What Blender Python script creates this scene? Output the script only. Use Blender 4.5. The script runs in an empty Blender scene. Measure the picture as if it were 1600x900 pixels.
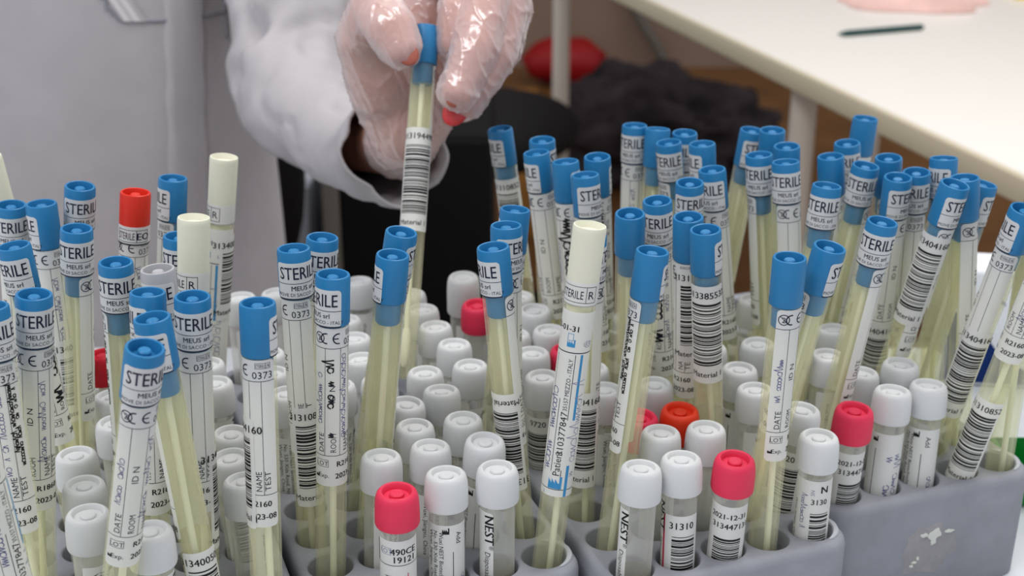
import bpy, bmesh, math, random
from mathutils import Vector, Matrix, noise

# ------------------------------------------------------------------ camera, light, exposure
S = bpy.context.scene
COL = S.collection
F_PX, PITCH = 2101.73, 0.38204325
TABLE = 0.75                      # height of the table top
RACK_H = 0.055                    # height of a rack
RZ = TABLE + RACK_H               # level of the rack tops
CAM = Vector((0, 0, RZ + 0.30920))
cd = bpy.data.cameras.new('camera')
cam = bpy.data.objects.new('camera', cd)
COL.objects.link(cam)
cam.location = CAM
cam.rotation_euler = (math.pi / 2 - PITCH, 0, 0)
cd.sensor_width = 36
cd.lens = F_PX * 36 / 1600
cd.clip_start = 0.01
cd.dof.use_dof = True
cd.dof.focus_distance = 0.52
cd.dof.aperture_fstop = 13
S.camera = cam

W = bpy.data.worlds.new('world')
S.world = W
W.use_nodes = True
W.node_tree.nodes['Background'].inputs[0].default_value = (0.90, 0.93, 1.0, 1)
W.node_tree.nodes['Background'].inputs[1].default_value = 0.68


def area_lamp(name, loc, size, power, col, target):
    l = bpy.data.lights.new(name, 'AREA')
    l.shape = 'RECTANGLE'
    l.size, l.size_y = size
    l.energy = power
    l.color = col
    o = bpy.data.objects.new(name, l)
    COL.objects.link(o)
    o.location = loc
    o.rotation_euler = (Vector(target) - Vector(loc)).to_track_quat('-Z', 'Y').to_euler()
    return o


area_lamp('ceiling_lamp', (0.5, 0.9, 2.7), (1.2, 0.6), 21, (1.0, 0.97, 0.92), (0.2, 0.8, 0.8))
area_lamp('ceiling_lamp', (-0.9, -0.4, 2.7), (1.2, 0.6), 21, (0.97, 0.97, 1.0), (-0.1, 0.6, 0.8))
area_lamp('ceiling_lamp', (1.0, 3.0, 2.7), (1.2, 0.6), 8, (1.0, 0.95, 0.88), (0.9, 2.6, 0.7))

S.view_settings.view_transform = 'Standard'
S.view_settings.look = 'None'
S.view_settings.exposure = 0.0
S.view_settings.gamma = 1.0
S.view_settings.use_curve_mapping = False
try:
    S.cycles.transparent_max_bounces = 40
    S.cycles.max_bounces = 8
except Exception:
    pass


def at(px, v, depth):
    """point of the photograph's pixel at a distance along the viewing axis (m)"""
    x = (px - 800) / F_PX
    y = (450 - v) / F_PX
    c, s = math.cos(PITCH), math.sin(PITCH)
    return CAM + Vector((x, c + y * s, -s + y * c)) * depth


def on_z(px, v, z):
    d = at(px, v, 1.0) - CAM
    return CAM + d * ((z - CAM.z) / d.z)


def on_y(px, v, y):
    d = at(px, v, 1.0) - CAM
    return CAM + d * (y / d.y)


# ------------------------------------------------------------------ materials
def lin(c):
    return tuple((x / 255 / 12.92 if x / 255 <= 0.04045 else ((x / 255 + 0.055) / 1.055) ** 2.4) for x in c) + (1,)


def mat(name, rgb, rough=0.5, spec=0.5, var=0.0, scale=30, bump=0.0, bscale=200, metal=0.0, sss=0.0, sheen=0.0):
    m = bpy.data.materials.new(name)
    m.use_nodes = True
    nt = m.node_tree
    b = nt.nodes['Principled BSDF']
    b.inputs['Base Color'].default_value = lin(rgb)
    b.inputs['Roughness'].default_value = rough
    b.inputs['Metallic'].default_value = metal
    b.inputs['Specular IOR Level'].default_value = spec
    if sss:
        b.inputs['Subsurface Weight'].default_value = sss
        b.inputs['Subsurface Radius'].default_value = (1.0, 0.6, 0.5)
        b.inputs['Subsurface Scale'].default_value = 0.004
    if sheen:
        b.inputs['Sheen Weight'].default_value = sheen
    tc = nt.nodes.new('ShaderNodeTexCoord')
    if var:
        n = nt.nodes.new('ShaderNodeTexNoise')
        n.inputs['Scale'].default_value = scale
        n.inputs['Detail'].default_value = 6
        r = nt.nodes.new('ShaderNodeValToRGB')
        a = lin([max(0, x * (1 - var)) for x in rgb])
        c = lin([min(255, x * (1 + var)) for x in rgb])
        r.color_ramp.elements[0].color = a
        r.color_ramp.elements[0].position = 0.3
        r.color_ramp.elements[1].color = c
        r.color_ramp.elements[1].position = 0.7
        nt.links.new(tc.outputs['Object'], n.inputs['Vector'])
        nt.links.new(n.outputs['Fac'], r.inputs['Fac'])
        nt.links.new(r.outputs['Color'], b.inputs['Base Color'])
    if bump:
        n2 = nt.nodes.new('ShaderNodeTexNoise')
        n2.inputs['Scale'].default_value = bscale
        n2.inputs['Detail'].default_value = 4
        bp = nt.nodes.new('ShaderNodeBump')
        bp.inputs['Strength'].default_value = bump
        bp.inputs['Distance'].default_value = 0.001
        nt.links.new(tc.outputs['Object'], n2.inputs['Vector'])
        nt.links.new(n2.outputs['Fac'], bp.inputs['Height'])
        nt.links.new(bp.outputs['Normal'], b.inputs['Normal'])
    return m


def clear_mat(name, tint, body, fac, edge=0.35, rough=0.15, gloss=0.10, trans=0.6):
    """thin translucent plastic: part of the light passes straight on, part is scattered by the milky wall, part mirrors"""
    m = bpy.data.materials.new(name)
    m.use_nodes = True
    nt = m.node_tree
    nt.nodes.clear()
    out = nt.nodes.new('ShaderNodeOutputMaterial')
    tr = nt.nodes.new('ShaderNodeBsdfTransparent')
    tr.inputs[0].default_value = lin(tint)
    df = nt.nodes.new('ShaderNodeBsdfDiffuse')
    df.inputs[0].default_value = lin(body)
    tl = nt.nodes.new('ShaderNodeBsdfTranslucent')
    tl.inputs[0].default_value = lin(body)
    dm = nt.nodes.new('ShaderNodeMixShader')
    dm.inputs[0].default_value = trans
    nt.links.new(df.outputs[0], dm.inputs[1])
    nt.links.new(tl.outputs[0], dm.inputs[2])
    lw = nt.nodes.new('ShaderNodeLayerWeight')
    lw.inputs[0].default_value = 0.35
    ma = nt.nodes.new('ShaderNodeMath')
    ma.operation = 'MULTIPLY_ADD'
    ma.use_clamp = True
    ma.inputs[1].default_value = edge
    ma.inputs[2].default_value = fac
    nt.links.new(lw.outputs['Facing'], ma.inputs[0])
    mx = nt.nodes.new('ShaderNodeMixShader')
    nt.links.new(ma.outputs[0], mx.inputs[0])
    nt.links.new(tr.outputs[0], mx.inputs[1])
    nt.links.new(dm.outputs[0], mx.inputs[2])
    gl = nt.nodes.new('ShaderNodeBsdfGlossy')
    gl.inputs['Roughness'].default_value = rough
    pw = nt.nodes.new('ShaderNodeMath')
    pw.operation = 'POWER'
    pw.inputs[1].default_value = 3.5
    nt.links.new(lw.outputs['Facing'], pw.inputs[0])
    mg = nt.nodes.new('ShaderNodeMath')
    mg.operation = 'MULTIPLY_ADD'
    mg.use_clamp = True
    mg.inputs[1].default_value = gloss * 1.6
    mg.inputs[2].default_value = gloss * 0.18
    nt.links.new(pw.outputs[0], mg.inputs[0])
    m2 = nt.nodes.new('ShaderNodeMixShader')
    nt.links.new(mg.outputs[0], m2.inputs[0])
    nt.links.new(mx.outputs[0], m2.inputs[1])
    nt.links.new(gl.outputs[0], m2.inputs[2])
    nt.links.new(m2.outputs[0], out.inputs[0])
    return m


M = {}
M['blue'] = mat('blue_plastic', (34, 118, 170), 0.42, 0.4)
M['red'] = mat('red_plastic', (214, 44, 24), 0.42, 0.4)
M['vermilion'] = mat('vermilion_plastic', (232, 58, 24), 0.45, 0.4)
M['pink'] = mat('raspberry_plastic', (222, 52, 84), 0.5, 0.3, bump=0.05, bscale=900)
M['crimson'] = mat('crimson_plastic', (200, 28, 52), 0.5, 0.3)
M['grey'] = mat('grey_plastic', (172, 172, 174), 0.45, 0.3)
M['milky'] = clear_mat('milky_polypropylene', (250, 250, 250), (230, 231, 231), 0.88, 0.2, 0.3, 0.12, 0.22)
M['frosted'] = clear_mat('frosted_cap_plastic', (250, 249, 238), (240, 239, 220), 0.88, 0.2, 0.3, 0.15, 0.18)
M['tube'] = clear_mat('pale_yellow_tube_plastic', (255, 255, 248), (248, 246, 220), 0.07, 0.27, 0.12, 0.16, 0.35)
M['vial'] = clear_mat('clear_vial_plastic', (254, 254, 252), (240, 240, 232), 0.20, 0.40, 0.12, 0.20, 0.3)
M['liquid'] = clear_mat('transport_medium', (238, 232, 214), (208, 202, 178), 0.25, 0.1, 0.1, 0.1, 0.6)
M['swab'] = mat('white_swab_plastic', (232, 232, 216), 0.5, 0.3)
M['fibre'] = mat('swab_fibre', (236, 234, 222), 0.9, 0.1, bump=0.4, bscale=2500)
M['paper'] = clear_mat('label_paper', (255, 255, 255), (234, 234, 231), 1.0, 0.0, 0.35, 0.02, 0.28)
M['ink'] = mat('navy_ink', (22, 26, 52), 0.5, 0.3)
M['black'] = mat('black_ink', (14, 14, 16), 0.5, 0.3)
M['pen'] = mat('ballpoint_ink', (52, 58, 120), 0.5, 0.3)
M['stripe'] = mat('blue_print', (52, 134, 184), 0.5, 0.3)
M['faint'] = mat('grey_print', (128, 134, 160), 0.5, 0.3)
M['magenta'] = mat('magenta_print', (196, 30, 72), 0.5, 0.3)
M['rack'] = mat('grey_rack_plastic', (142, 144, 151), 0.62, 0.3, var=0.04, scale=60, bump=0.25, bscale=1800)
M['lip'] = mat('rubbed_grey_rim', (172, 176, 180), 0.5, 0.3)
M['flake'] = mat('dried_white_residue', (206, 208, 200), 0.8, 0.2)
M['smudge'] = mat('brown_smudge', (146, 144, 146), 0.7, 0.3, var=0.03, scale=300)
M['table'] = mat('white_laminate', (206, 210, 214), 0.35, 0.4, var=0.01, scale=8)
M['desk'] = mat('white_desk_laminate', (232, 226, 218), 0.35, 0.35)
M['edge'] = mat('cream_edge_band', (206, 194, 166), 0.45, 0.3)
M['leg'] = mat('off_white_metal', (214, 204, 190), 0.4, 0.4)
M['floor'] = mat('brown_floor_laminate', (112, 76, 42), 0.4, 0.3, var=0.12, scale=6)
M['wall'] = mat('beige_wall_paint', (140, 118, 102), 0.9, 0.1, var=0.03, scale=5)
M['blackfab'] = mat('black_upholstery', (24, 22, 23), 0.8, 0.2, bump=0.3, bscale=900)
M['blackpl'] = mat('black_plastic', (13, 12, 13), 0.75, 0.15)
M['darkcloth'] = mat('dark_cloth', (52, 46, 47), 0.9, 0.1, var=0.45, scale=9)
M['redbag'] = mat('red_plastic_sheet', (150, 14, 18), 0.5, 0.3)
M['card'] = mat('brown_cardboard', (172, 120, 62), 0.8, 0.1, var=0.05, scale=10)
M['cabinet'] = mat('light_grey_cabinet', (186, 190, 198), 0.5, 0.3)
M['cable'] = mat('grey_cable', (104, 98, 90), 0.6, 0.3)
M['pen_body'] = mat('dark_green_pen_plastic', (12, 62, 60), 0.3, 0.5)
M['sheet'] = mat('white_paper_sheet', (244, 240, 244), 0.7, 0.2)
M['pinkcloth'] = mat('pale_pink_tissue', (236, 196, 186), 0.8, 0.1, var=0.04, scale=25)
M['note'] = mat('yellow_note_paper', (246, 208, 20), 0.7, 0.2)
M['packwhite'] = mat('white_pack_card', (228, 230, 234), 0.5, 0.3)
M['packblue'] = mat('blue_pack_print', (24, 62, 140), 0.5, 0.3)
M['green'] = mat('green_plastic', (8, 128, 48), 0.4, 0.4)
M['coat'] = mat('white_cotton_coat', (178, 174, 176), 0.85, 0.15, var=0.015, scale=40, bump=0.12, bscale=1400)
M['seam'] = mat('coat_seam_fold_shade', (146, 146, 154), 0.9, 0.1)  # darker than the coat: fold shadow along the seams put into the colour
M['skin'] = mat('skin', (204, 146, 124), 0.5, 0.3, sss=0.15, var=0.06, scale=60)
M['nail'] = mat('red_nail_polish', (206, 60, 62), 0.3, 0.5)
M['tnail'] = mat('fingernail', (158, 84, 68), 0.35, 0.4)
M['hair'] = mat('brown_hair', (70, 48, 34), 0.6, 0.3)
M['trouser'] = mat('dark_trousers', (40, 42, 50), 0.9, 0.1)
M['shoe'] = mat('white_shoe', (210, 210, 210), 0.5, 0.3)
M['eye'] = mat('eye_white', (232, 230, 226), 0.3, 0.5)
M['glove'] = clear_mat('thin_vinyl_glove', (255, 246, 242), (250, 240, 240), 0.32, 0.60, 0.2, 0.6, 0.3)


# ------------------------------------------------------------------ object helpers
def tag(o, label=None, cat=None, group=None, kind=None):
    if label:
        o['label'] = label
    if cat:
        o['category'] = cat
    if group:
        o['group'] = group
    if kind:
        o['kind'] = kind
    return o


def empty(name, loc, label, cat, group=None):
    o = bpy.data.objects.new(name, None)
    o.empty_display_size = 0.01
    o.location = loc
    COL.objects.link(o)
    return tag(o, label, cat, group)


def link(name, me, parent=None):
    o = bpy.data.objects.new(name, me)
    COL.objects.link(o)
    if parent:
        o.parent = parent
    return o


def smooth(me, ang=40):
    for p in me.polygons:
        p.use_smooth = True
    try:
        me.set_sharp_from_angle(angle=math.radians(ang))
    except Exception:
        pass
    return me


def to_mesh(name, bm, mats, ang=40, recalc=True):
    if recalc:
        bmesh.ops.recalc_face_normals(bm, faces=bm.faces)
    me = bpy.data.meshes.new(name)
    bm.to_mesh(me)
    bm.free()
    for m in (mats if isinstance(mats, (list, tuple)) else [mats]):
        me.materials.append(m)
    return smooth(me, ang)


def lathe(bm, prof, seg=32, rib=None, close=True, mi=0, ox=0, oy=0):
    """revolve (r, z) points; rib(i, z) may change the radius of a column; ends closed when r == 0"""
    rings = []
    for (r, z) in prof:
        if r < 1e-9:
            rings.append([bm.verts.new((ox, oy, z))])
        else:
            row = []
            for i in range(seg):
                a = 2 * math.pi * i / seg
                rr = r + (rib(i, z) if rib else 0)
                row.append(bm.verts.new((ox + rr * math.cos(a), oy + rr * math.sin(a), z)))
            rings.append(row)
    for A, B in zip(rings, rings[1:]):
        if len(A) == 1 and len(B) == 1:
            continue
        for i in range(seg):
            j = (i + 1) % seg
            if len(A) == 1:
                f = bm.faces.new((A[0], B[j], B[i]))
            elif len(B) == 1:
                f = bm.faces.new((A[i], A[j], B[0]))
            else:
                f = bm.faces.new((A[i], A[j], B[j], B[i]))
            f.material_index = mi
    return rings


def box(bm, x0, x1, y0, y1, z0, z1, mi=0, bev=0.0):
    vs = [bm.verts.new(p) for p in [(x0, y0, z0), (x1, y0, z0), (x1, y1, z0), (x0, y1, z0), (x0, y0, z1), (x1, y0, z1), (x1, y1, z1), (x0, y1, z1)]]
    fs = []
    for q in ((0, 3, 2, 1), (4, 5, 6, 7), (0, 1, 5, 4), (1, 2, 6, 5), (2, 3, 7, 6), (3, 0, 4, 7)):
        f = bm.faces.new([vs[i] for i in q])
        f.material_index = mi
        fs.append(f)
    if bev:
        es = {e for f in fs for e in f.edges}
        bmesh.ops.bevel(bm, geom=list(es), offset=bev, segments=3, affect='EDGES', profile=0.5)


def tube_path(bm, pts, rad, seg=10, cap=True, mi=0):
    """a round bar along points; rad a number or list"""
    n = len(pts)
    pts = [Vector(p) for p in pts]
    prev = None
    rings = []
    for i, p in enumerate(pts):
        t = (pts[min(i + 1, n - 1)] - pts[max(i - 1, 0)]).normalized()
        if prev is None:
            u = t.orthogonal().normalized()
        else:
            u = (prev - t * prev.dot(t)).normalized()
        prev = u
        w = t.cross(u)
        r = rad[i] if isinstance(rad, (list, tuple)) else rad
        rings.append([bm.verts.new(p + (u * math.cos(2 * math.pi * k / seg) + w * math.sin(2 * math.pi * k / seg)) * r) for k in range(seg)])
    for A, B in zip(rings, rings[1:]):
        for k in range(seg):
            j = (k + 1) % seg
            bm.faces.new((A[k], A[j], B[j], B[k])).material_index = mi
    if cap:
        bm.faces.new(rings[0][::-1]).material_index = mi
        bm.faces.new(rings[-1]).material_index = mi
    return rings


K = 0.001     # millimetres to metres

# ------------------------------------------------------------------ flat print: label sheets wrapped on the tubes
TXT = {}


def text_prepare(strings):
    objs = []
    for s in strings:
        c = bpy.data.curves.new('t', 'FONT')
        c.body = s
        c.resolution_u = 2
        o = bpy.data.objects.new('t', c)
        COL.objects.link(o)
        objs.append((s, o, c))
    bpy.context.view_layer.update()
    dg = bpy.context.evaluated_depsgraph_get()
    for s, o, c in objs:
        me = bpy.data.meshes.new_from_object(o.evaluated_get(dg))
        vs = [(v.co.x, v.co.y) for v in me.vertices]
        fs = [tuple(p.vertices) for p in me.polygons]
        x0 = min(v[0] for v in vs)
        x1 = max(v[0] for v in vs)
        TXT[s] = ([(a - x0, b) for a, b in vs], fs, x1 - x0)
        bpy.data.objects.remove(o)
        bpy.data.curves.remove(c)
        bpy.data.meshes.remove(me)


class Sheet:
    """a flat print in millimetres (u to the right, v up) that is then bent round a cylinder"""

    def __init__(self):
        self.v, self.f, self.m, self.l = [], [], [], []

    def poly(self, pts, mi, layer=1):
        b = len(self.v)
        for p in pts:
            self.v.append(p)
            self.l.append(layer)
        self.f.append(tuple(range(b, b + len(pts))))
        self.m.append(mi)

    def rect(self, u0, v0, u1, v1, mi=1, layer=1):
        self.poly([(u0, v0), (u1, v0), (u1, v1), (u0, v1)], mi, layer)

    def paper(self, u0, v0, u1, v1, rad=1.0, mi=0, layer=0):
        p = []
        for cx, cy, a0 in ((u1 - rad, v1 - rad, 0), (u0 + rad, v1 - rad, 90), (u0 + rad, v0 + rad, 180), (u1 - rad, v0 + rad, 270)):
            for k in range(5):
                a = math.radians(a0 + k * 22.5)
                p.append((cx + rad * math.cos(a), cy + rad * math.sin(a)))
        self.poly(p, mi, layer)

    def frame(self, u0, v0, u1, v1, w=0.18, mi=1):
        self.rect(u0, v0, u1, v0 + w, mi)
        self.rect(u0, v1 - w, u1, v1, mi)
        self.rect(u0, v0, u0 + w, v1, mi)
        self.rect(u1 - w, v0, u1, v1, mi)

    def text(self, s, u, v, h, mi=1, rot=0, width=None, align='c', bold=0.0):
        """h: cap height; (u, v): centre (or left end) of the base line"""
        vs, fs, w = TXT[s]
        sy = h / 0.70
        sx = width / w if width else sy
        off = -w * sx / 2 if align == 'c' else 0
        ca, sa = math.cos(math.radians(rot)), math.sin(math.radians(rot))
        for dx in ((0,) if not bold else (0, bold)):
            b = len(self.v)
            for (x, y) in vs:
                X, Y = x * sx + off + dx, y * sy
                self.v.append((u + X * ca - Y * sa, v + X * sa + Y * ca))
                self.l.append(2 if not dx else 3)
            for f in fs:
                self.f.append(tuple(i + b for i in f))
                self.m.append(mi)

    def stroke(self, pts, w, mi=1):
        """pen line as a ribbon"""
        for (a, b) in zip(pts, pts[1:]):
            dx, dy = b[0] - a[0], b[1] - a[1]
            d = math.hypot(dx, dy)
            if d < 1e-6:
                continue
            nx, ny = -dy / d * w / 2, dx / d * w / 2
            ex, ey = dx / d * w * 0.3, dy / d * w * 0.3
            self.poly([(a[0] + nx - ex, a[1] + ny - ey), (a[0] - nx - ex, a[1] - ny - ey), (b[0] - nx + ex, b[1] - ny + ey), (b[0] + nx + ex, b[1] + ny + ey)], mi, 2)

    def scribble(self, u, v, length, size, seed, w=0.22, mi=1, rot=90):
        """handwriting: a running row of small loops and strokes"""
        rnd = random.Random(seed)
        ca, sa = math.cos(math.radians(rot)), math.sin(math.radians(rot))
        x, pts = 0.0, []

        def put(p):
            self.stroke([(u + a * ca - b * sa, v + a * sa + b * ca) for a, b in p], w, mi)
        while x < length:
            kind = rnd.random()
            s = size * rnd.uniform(0.6, 1.0)
            if kind < 0.35:
                pts = [(x + 0.35 * s * (1 - math.cos(t)), s * 0.35 * (1 + math.sin(t) * 1.0)) for t in [k * 0.7 for k in range(9)]]
            elif kind < 0.6:
                pts = [(x, 0), (x + 0.25 * s, s * rnd.uniform(0.6, 1.4)), (x + 0.5 * s, 0)]
            elif kind < 0.85:
                pts = [(x, s * 0.6), (x + 0.1 * s, 0), (x + 0.35 * s, s * 0.6), (x + 0.45 * s, 0), (x + 0.6 * s, s * 0.4)]
            else:
                pts = []
                x += 0.4 * s
            put(pts)
            x += 0.62 * s

    def factory(self, u, v, s, mi=1, rot=0):
        ca, sa = math.cos(math.radians(rot)), math.sin(math.radians(rot))

        def T(a, b):
            return (u + a * ca - b * sa, v + a * sa + b * ca)
        self.poly([T(0, 0), T(s, 0), T(s, 0.45 * s), T(0, 0.45 * s)], mi, 2)
        for k in range(3):
            self.poly([T(k * s * 0.25, 0.45 * s), T((k + 1) * s * 0.25, 0.45 * s), T(k * s * 0.25, 0.8 * s)], mi, 2)
        self.poly([T(0.82 * s, 0.45 * s), T(s, 0.45 * s), T(s, 1.0 * s), T(0.82 * s, 1.0 * s)], mi, 2)

    def single_use(self, u, v, r, mi=1):
        """crossed-out 2 in a ring"""
        ring = [(u + r * math.cos(k * math.pi / 12), v + r * math.sin(k * math.pi / 12)) for k in range(25)]
        self.stroke(ring, r * 0.17, mi)
        self.text('2', u, v - r * 0.55, r * 1.1, mi)
        self.stroke([(u - r * 0.7, v + r * 0.7), (u + r * 0.7, v - r * 0.7)], r * 0.13, mi)

    def ce(self, u, v, h, mi=1):
        """the CE mark out of two arcs"""
        for cx, bar in ((u - h * 0.62, False), (u + h * 0.55, True)):
            arc = [(cx + h * 0.5 * math.cos(math.radians(t)), v + h * 0.5 * math.sin(math.radians(t))) for t in range(80, 281, 20)]
            self.stroke(arc, h * 0.13, mi)
            if bar:
                self.stroke([(cx - h * 0.48, v), (cx - h * 0.02, v)], h * 0.12, mi)

    def barcode(self, u0, v0, u1, v1, seed, mi=1):
        """ladder bars across the tube"""
        rnd = random.Random(seed)
        v = v0
        while v < v1:
            w = rnd.choice((0.35, 0.35, 0.7, 1.05))
            self.rect(u0, v, u1, min(v + w, v1), mi)
            v += w + rnd.choice((0.35, 0.35, 0.6, 0.9))

    def wrap(self, name, radius, mats, base=0.10, step=1.1):
        bm = bmesh.new()
        vs = [bm.verts.new((p[0], p[1], l)) for p, l in zip(self.v, self.l)]     # z carries the print layer while cutting
        for f, mi in zip(self.f, self.m):
            try:
                bm.faces.new([vs[i] for i in f]).material_index = mi
            except ValueError:
                pass
        us = [p[0] for p in self.v]
        u = math.ceil(min(us) / step) * step
        while u < max(us):
            bmesh.ops.bisect_plane(bm, geom=bm.verts[:] + bm.edges[:] + bm.faces[:], plane_co=(u, 0, 0), plane_no=(1, 0, 0), dist=1e-5)
            u += step
        for v in bm.verts:
            r = radius + base + 0.035 * v.co.z
            a = v.co.x / radius
            v.co = Vector((r * math.sin(a) * K, -r * math.cos(a) * K, v.co.y * K))
        for f in bm.faces:
            f.normal_update()
            c = f.calc_center_median()
            if f.normal.dot(Vector((c.x, c.y, 0))) < 0:
                f.normal_flip()
        me = bpy.data.meshes.new(name)
        bm.to_mesh(me)
        bm.free()
        for m in mats:
            me.materials.append(m)
        for p in me.polygons:
            p.use_smooth = True
        return me

# ------------------------------------------------------------------ the room
bm = bmesh.new()
box(bm, -2.5, 3.0, -1.0, 5.2, -0.05, 0.0)
tag(link('floor', to_mesh('floor', bm, M['floor'])), kind='structure')
bm = bmesh.new()
box(bm, -2.5, 3.0, 5.0, 5.1, 0.0, 2.8)
tag(link('wall_back', to_mesh('wall_back', bm, M['wall'])), kind='structure')
# the table that carries the racks
t = empty('table', (0, 0.55, 0), 'white laminate table under the grey tube racks', 'table')
bm = bmesh.new()
box(bm, -0.75, 0.62, -0.30, 0.255, TABLE - 0.028, TABLE, bev=0.004)
link('tabletop', to_mesh('tabletop', bm, M['table']), t)
for sx in (-0.68, 0.55):
    for sy in (-0.24, 0.20):
        bm = bmesh.new()
        box(bm, sx - 0.02, sx + 0.02, sy - 0.02, sy + 0.02, 0, TABLE - 0.028, bev=0.003)
        link('leg', to_mesh('leg', bm, M['leg']), t)

# ------------------------------------------------------------------ racks
ANG = 0.35868533
PX, PY, HOLE_R = 21.0, 23.579, 9.15
RACKS = {'A': (-171.97, 404.39), 'B': (-65.60, 444.27), 'C': (48.62, 464.85), 'D': (146.43, 523.33)}
RACK_TXT = {'A': 'grey plastic tube rack cut off by the left corner, frontmost of four',
            'B': 'grey tube rack second from left, holding the frontmost raspberry-capped vial',
            'C': 'grey tube rack third from left, pale rim at its right front corner',
            'D': 'grey tube rack at the right end with white residue on its front'}


def rack_mesh():
    bm = bmesh.new()
    mx, my, R, NX, NY = 13.4, 15.0, 12.0, 5, 10
    x0, x1, y0, y1 = -mx, (NX - 1) * PX + mx, -my, (NY - 1) * PY + my
    holes = [(i * PX, j * PY) for i in range(NX) for j in range(NY)]

    def outline(inset, z):
        p = []
        for cx, cy, a0 in ((x1 - R, y1 - R, 0), (x0 + R, y1 - R, 90), (x0 + R, y0 + R, 180), (x1 - R, y0 + R, 270)):
            for k in range(9):
                a = math.radians(a0 + k * 11.25)
                p.append(bm.verts.new((cx + (R - inset) * math.cos(a), cy + (R - inset) * math.sin(a), z)))
        return p

    def bridge(A, B):
        n = len(A)
        for i in range(n):
            bm.faces.new((A[i], A[(i + 1) % n], B[(i + 1) % n], B[i]))
    loops = [outline(1.2, -RACK_H / K), outline(0.6, -RACK_H / K + 0.8), outline(0.2, -28), outline(0.0, -4.0), outline(0.5, -1.8), outline(1.5, -0.5), outline(3.0, 0.0)]
    for A, B in zip(loops, loops[1:]):
        bridge(A, B)
    bm.faces.new(loops[0][::-1])
    edges = [bm.edges.get((a, b)) for a, b in zip(loops[-1], loops[-1][1:] + loops[-1][:1])]
    n = 28
    for hx, hy in holes:
        prev = None
        for (r, z) in ((HOLE_R + 0.9, 0.0), (HOLE_R + 0.35, -0.25), (HOLE_R, -1.0), (HOLE_R - 0.1, -44.0), (HOLE_R - 2.5, -50.0)):
            ring = [bm.verts.new((hx + r * math.cos(2 * math.pi * k / n), hy + r * math.sin(2 * math.pi * k / n), z)) for k in range(n)]
            if prev:
                bridge(prev, ring)
            else:
                for k in range(n):
                    edges.append(bm.edges.new((ring[k], ring[(k + 1) % n])))
            prev = ring
        bm.faces.new(prev)
    bmesh.ops.triangle_fill(bm, use_beauty=True, use_dissolve=False, edges=edges)
    for v in bm.verts:
        v.co *= K
    me = to_mesh('rack', bm, M['rack'], ang=50)
    return me


def lip_mesh(a0, a1, seed):
    """rubbed raised rim along part of a corner hole"""
    bm = bmesh.new()
    rnd = random.Random(seed)
    pts, rad = [], []
    n = 22
    for k in range(n + 1):
        a = math.radians(a0 + (a1 - a0) * k / n)
        r = HOLE_R + 1.5
        pts.append((r * math.cos(a) * K, r * math.sin(a) * K, 0.3 * K))
        rad.append((0.25 + 1.1 * math.sin(math.pi * k / n) ** 0.6 + rnd.uniform(-0.1, 0.1)) * K)
    tube_path(bm, pts, rad, 8)
    for v in bm.verts:
        v.co.z *= 0.8
    return to_mesh('rim_lip', bm, M['lip'])


RM = rack_mesh()
for name, (ox, oy) in RACKS.items():
    r = link('tube_rack', RM)
    r.location = (ox * K, oy * K, RZ)
    r.rotation_euler = (0, 0, ANG)
    tag(r, RACK_TXT[name], 'rack', 'grey tube racks standing side by side')
    if name in 'BCD':
        l = link('rim_lip', lip_mesh(-75, 75 if name == 'B' else 60, ord(name)), r)
        l['label'] = 'pale rubbed rim of the corner hole'
        l.location = (4 * PX * K, 0, 0)
    if name == 'D':
        bm = bmesh.new()
        rnd = random.Random(4)

        def flake(px, v, w, h, mi=0, lift=0.7, n=11, rough=0.35):
            """irregular crust on the front face (local x, z in mm)"""
            c = bm.verts.new((px * K, (-15.0 - lift - 0.25) * K, v * K))
            ring, ring2 = [], []
            for k in range(n):
                a = 2 * math.pi * k / n
                q = 1 + rnd.uniform(-rough, rough)
                ring.append(bm.verts.new(((px + w * q * math.cos(a)) * K, (-15.0 - lift) * K, (v + h * q * math.sin(a)) * K)))
                ring2.append(bm.verts.new(((px + w * q * 1.04 * math.cos(a)) * K, -14.6 * K, (v + h * q * 1.04 * math.sin(a)) * K)))
            for k in range(n):
                j = (k + 1) % n
                bm.faces.new((c, ring[k], ring[j])).material_index = mi
                bm.faces.new((ring[k], ring2[k], ring2[j], ring[j])).material_index = mi
        flake(43.0, -21, 3.4, 3.0, rough=0.45)
        flake(42.2, -24.5, 1.3, 2.6, rough=0.4)
        flake(36.5, -21, 1.7, 1.0, rough=0.4)
        flake(50.5, -21.5, 2.0, 0.7, rough=0.4)
        flake(31.5, -36, 1.0, 0.7)
        flake(33.0, -34.3, 1.4, 0.6)
        flake(34.5, -32.6, 0.8, 0.9)
        f = link('residue', to_mesh('residue', bm, [M['flake']]), r)
        f['label'] = 'chipped white residue on the rack front'
        bm = bmesh.new()
        flake(40, -30, 14, 13, 0, 0.02, 26, 0.16)
        f = link('smudge', to_mesh('smudge', bm, [M['smudge']]), r)
        f['label'] = 'brownish scuffed patch on the rack front'
    if name == 'C':
        bm = bmesh.new()
        for (x, z) in ((62, -15.5), (60.5, -16), (64, -15.8)):
            lathe(bm, [(0, 0.2 * K), (1.5 * K, 0.15 * K), (1.6 * K, -0.4 * K), (0, -0.4 * K)], 10)
            for v in bm.verts[-22:]:
                v.co = Vector((v.co.x * 1.3 + x * K, -15.05 * K - v.co.z, v.co.y * 0.35 + z * K))
        f = link('red_mark', to_mesh('red_mark', bm, M['magenta']), r)
        f['label'] = 'small red mark on the rack front'

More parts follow.
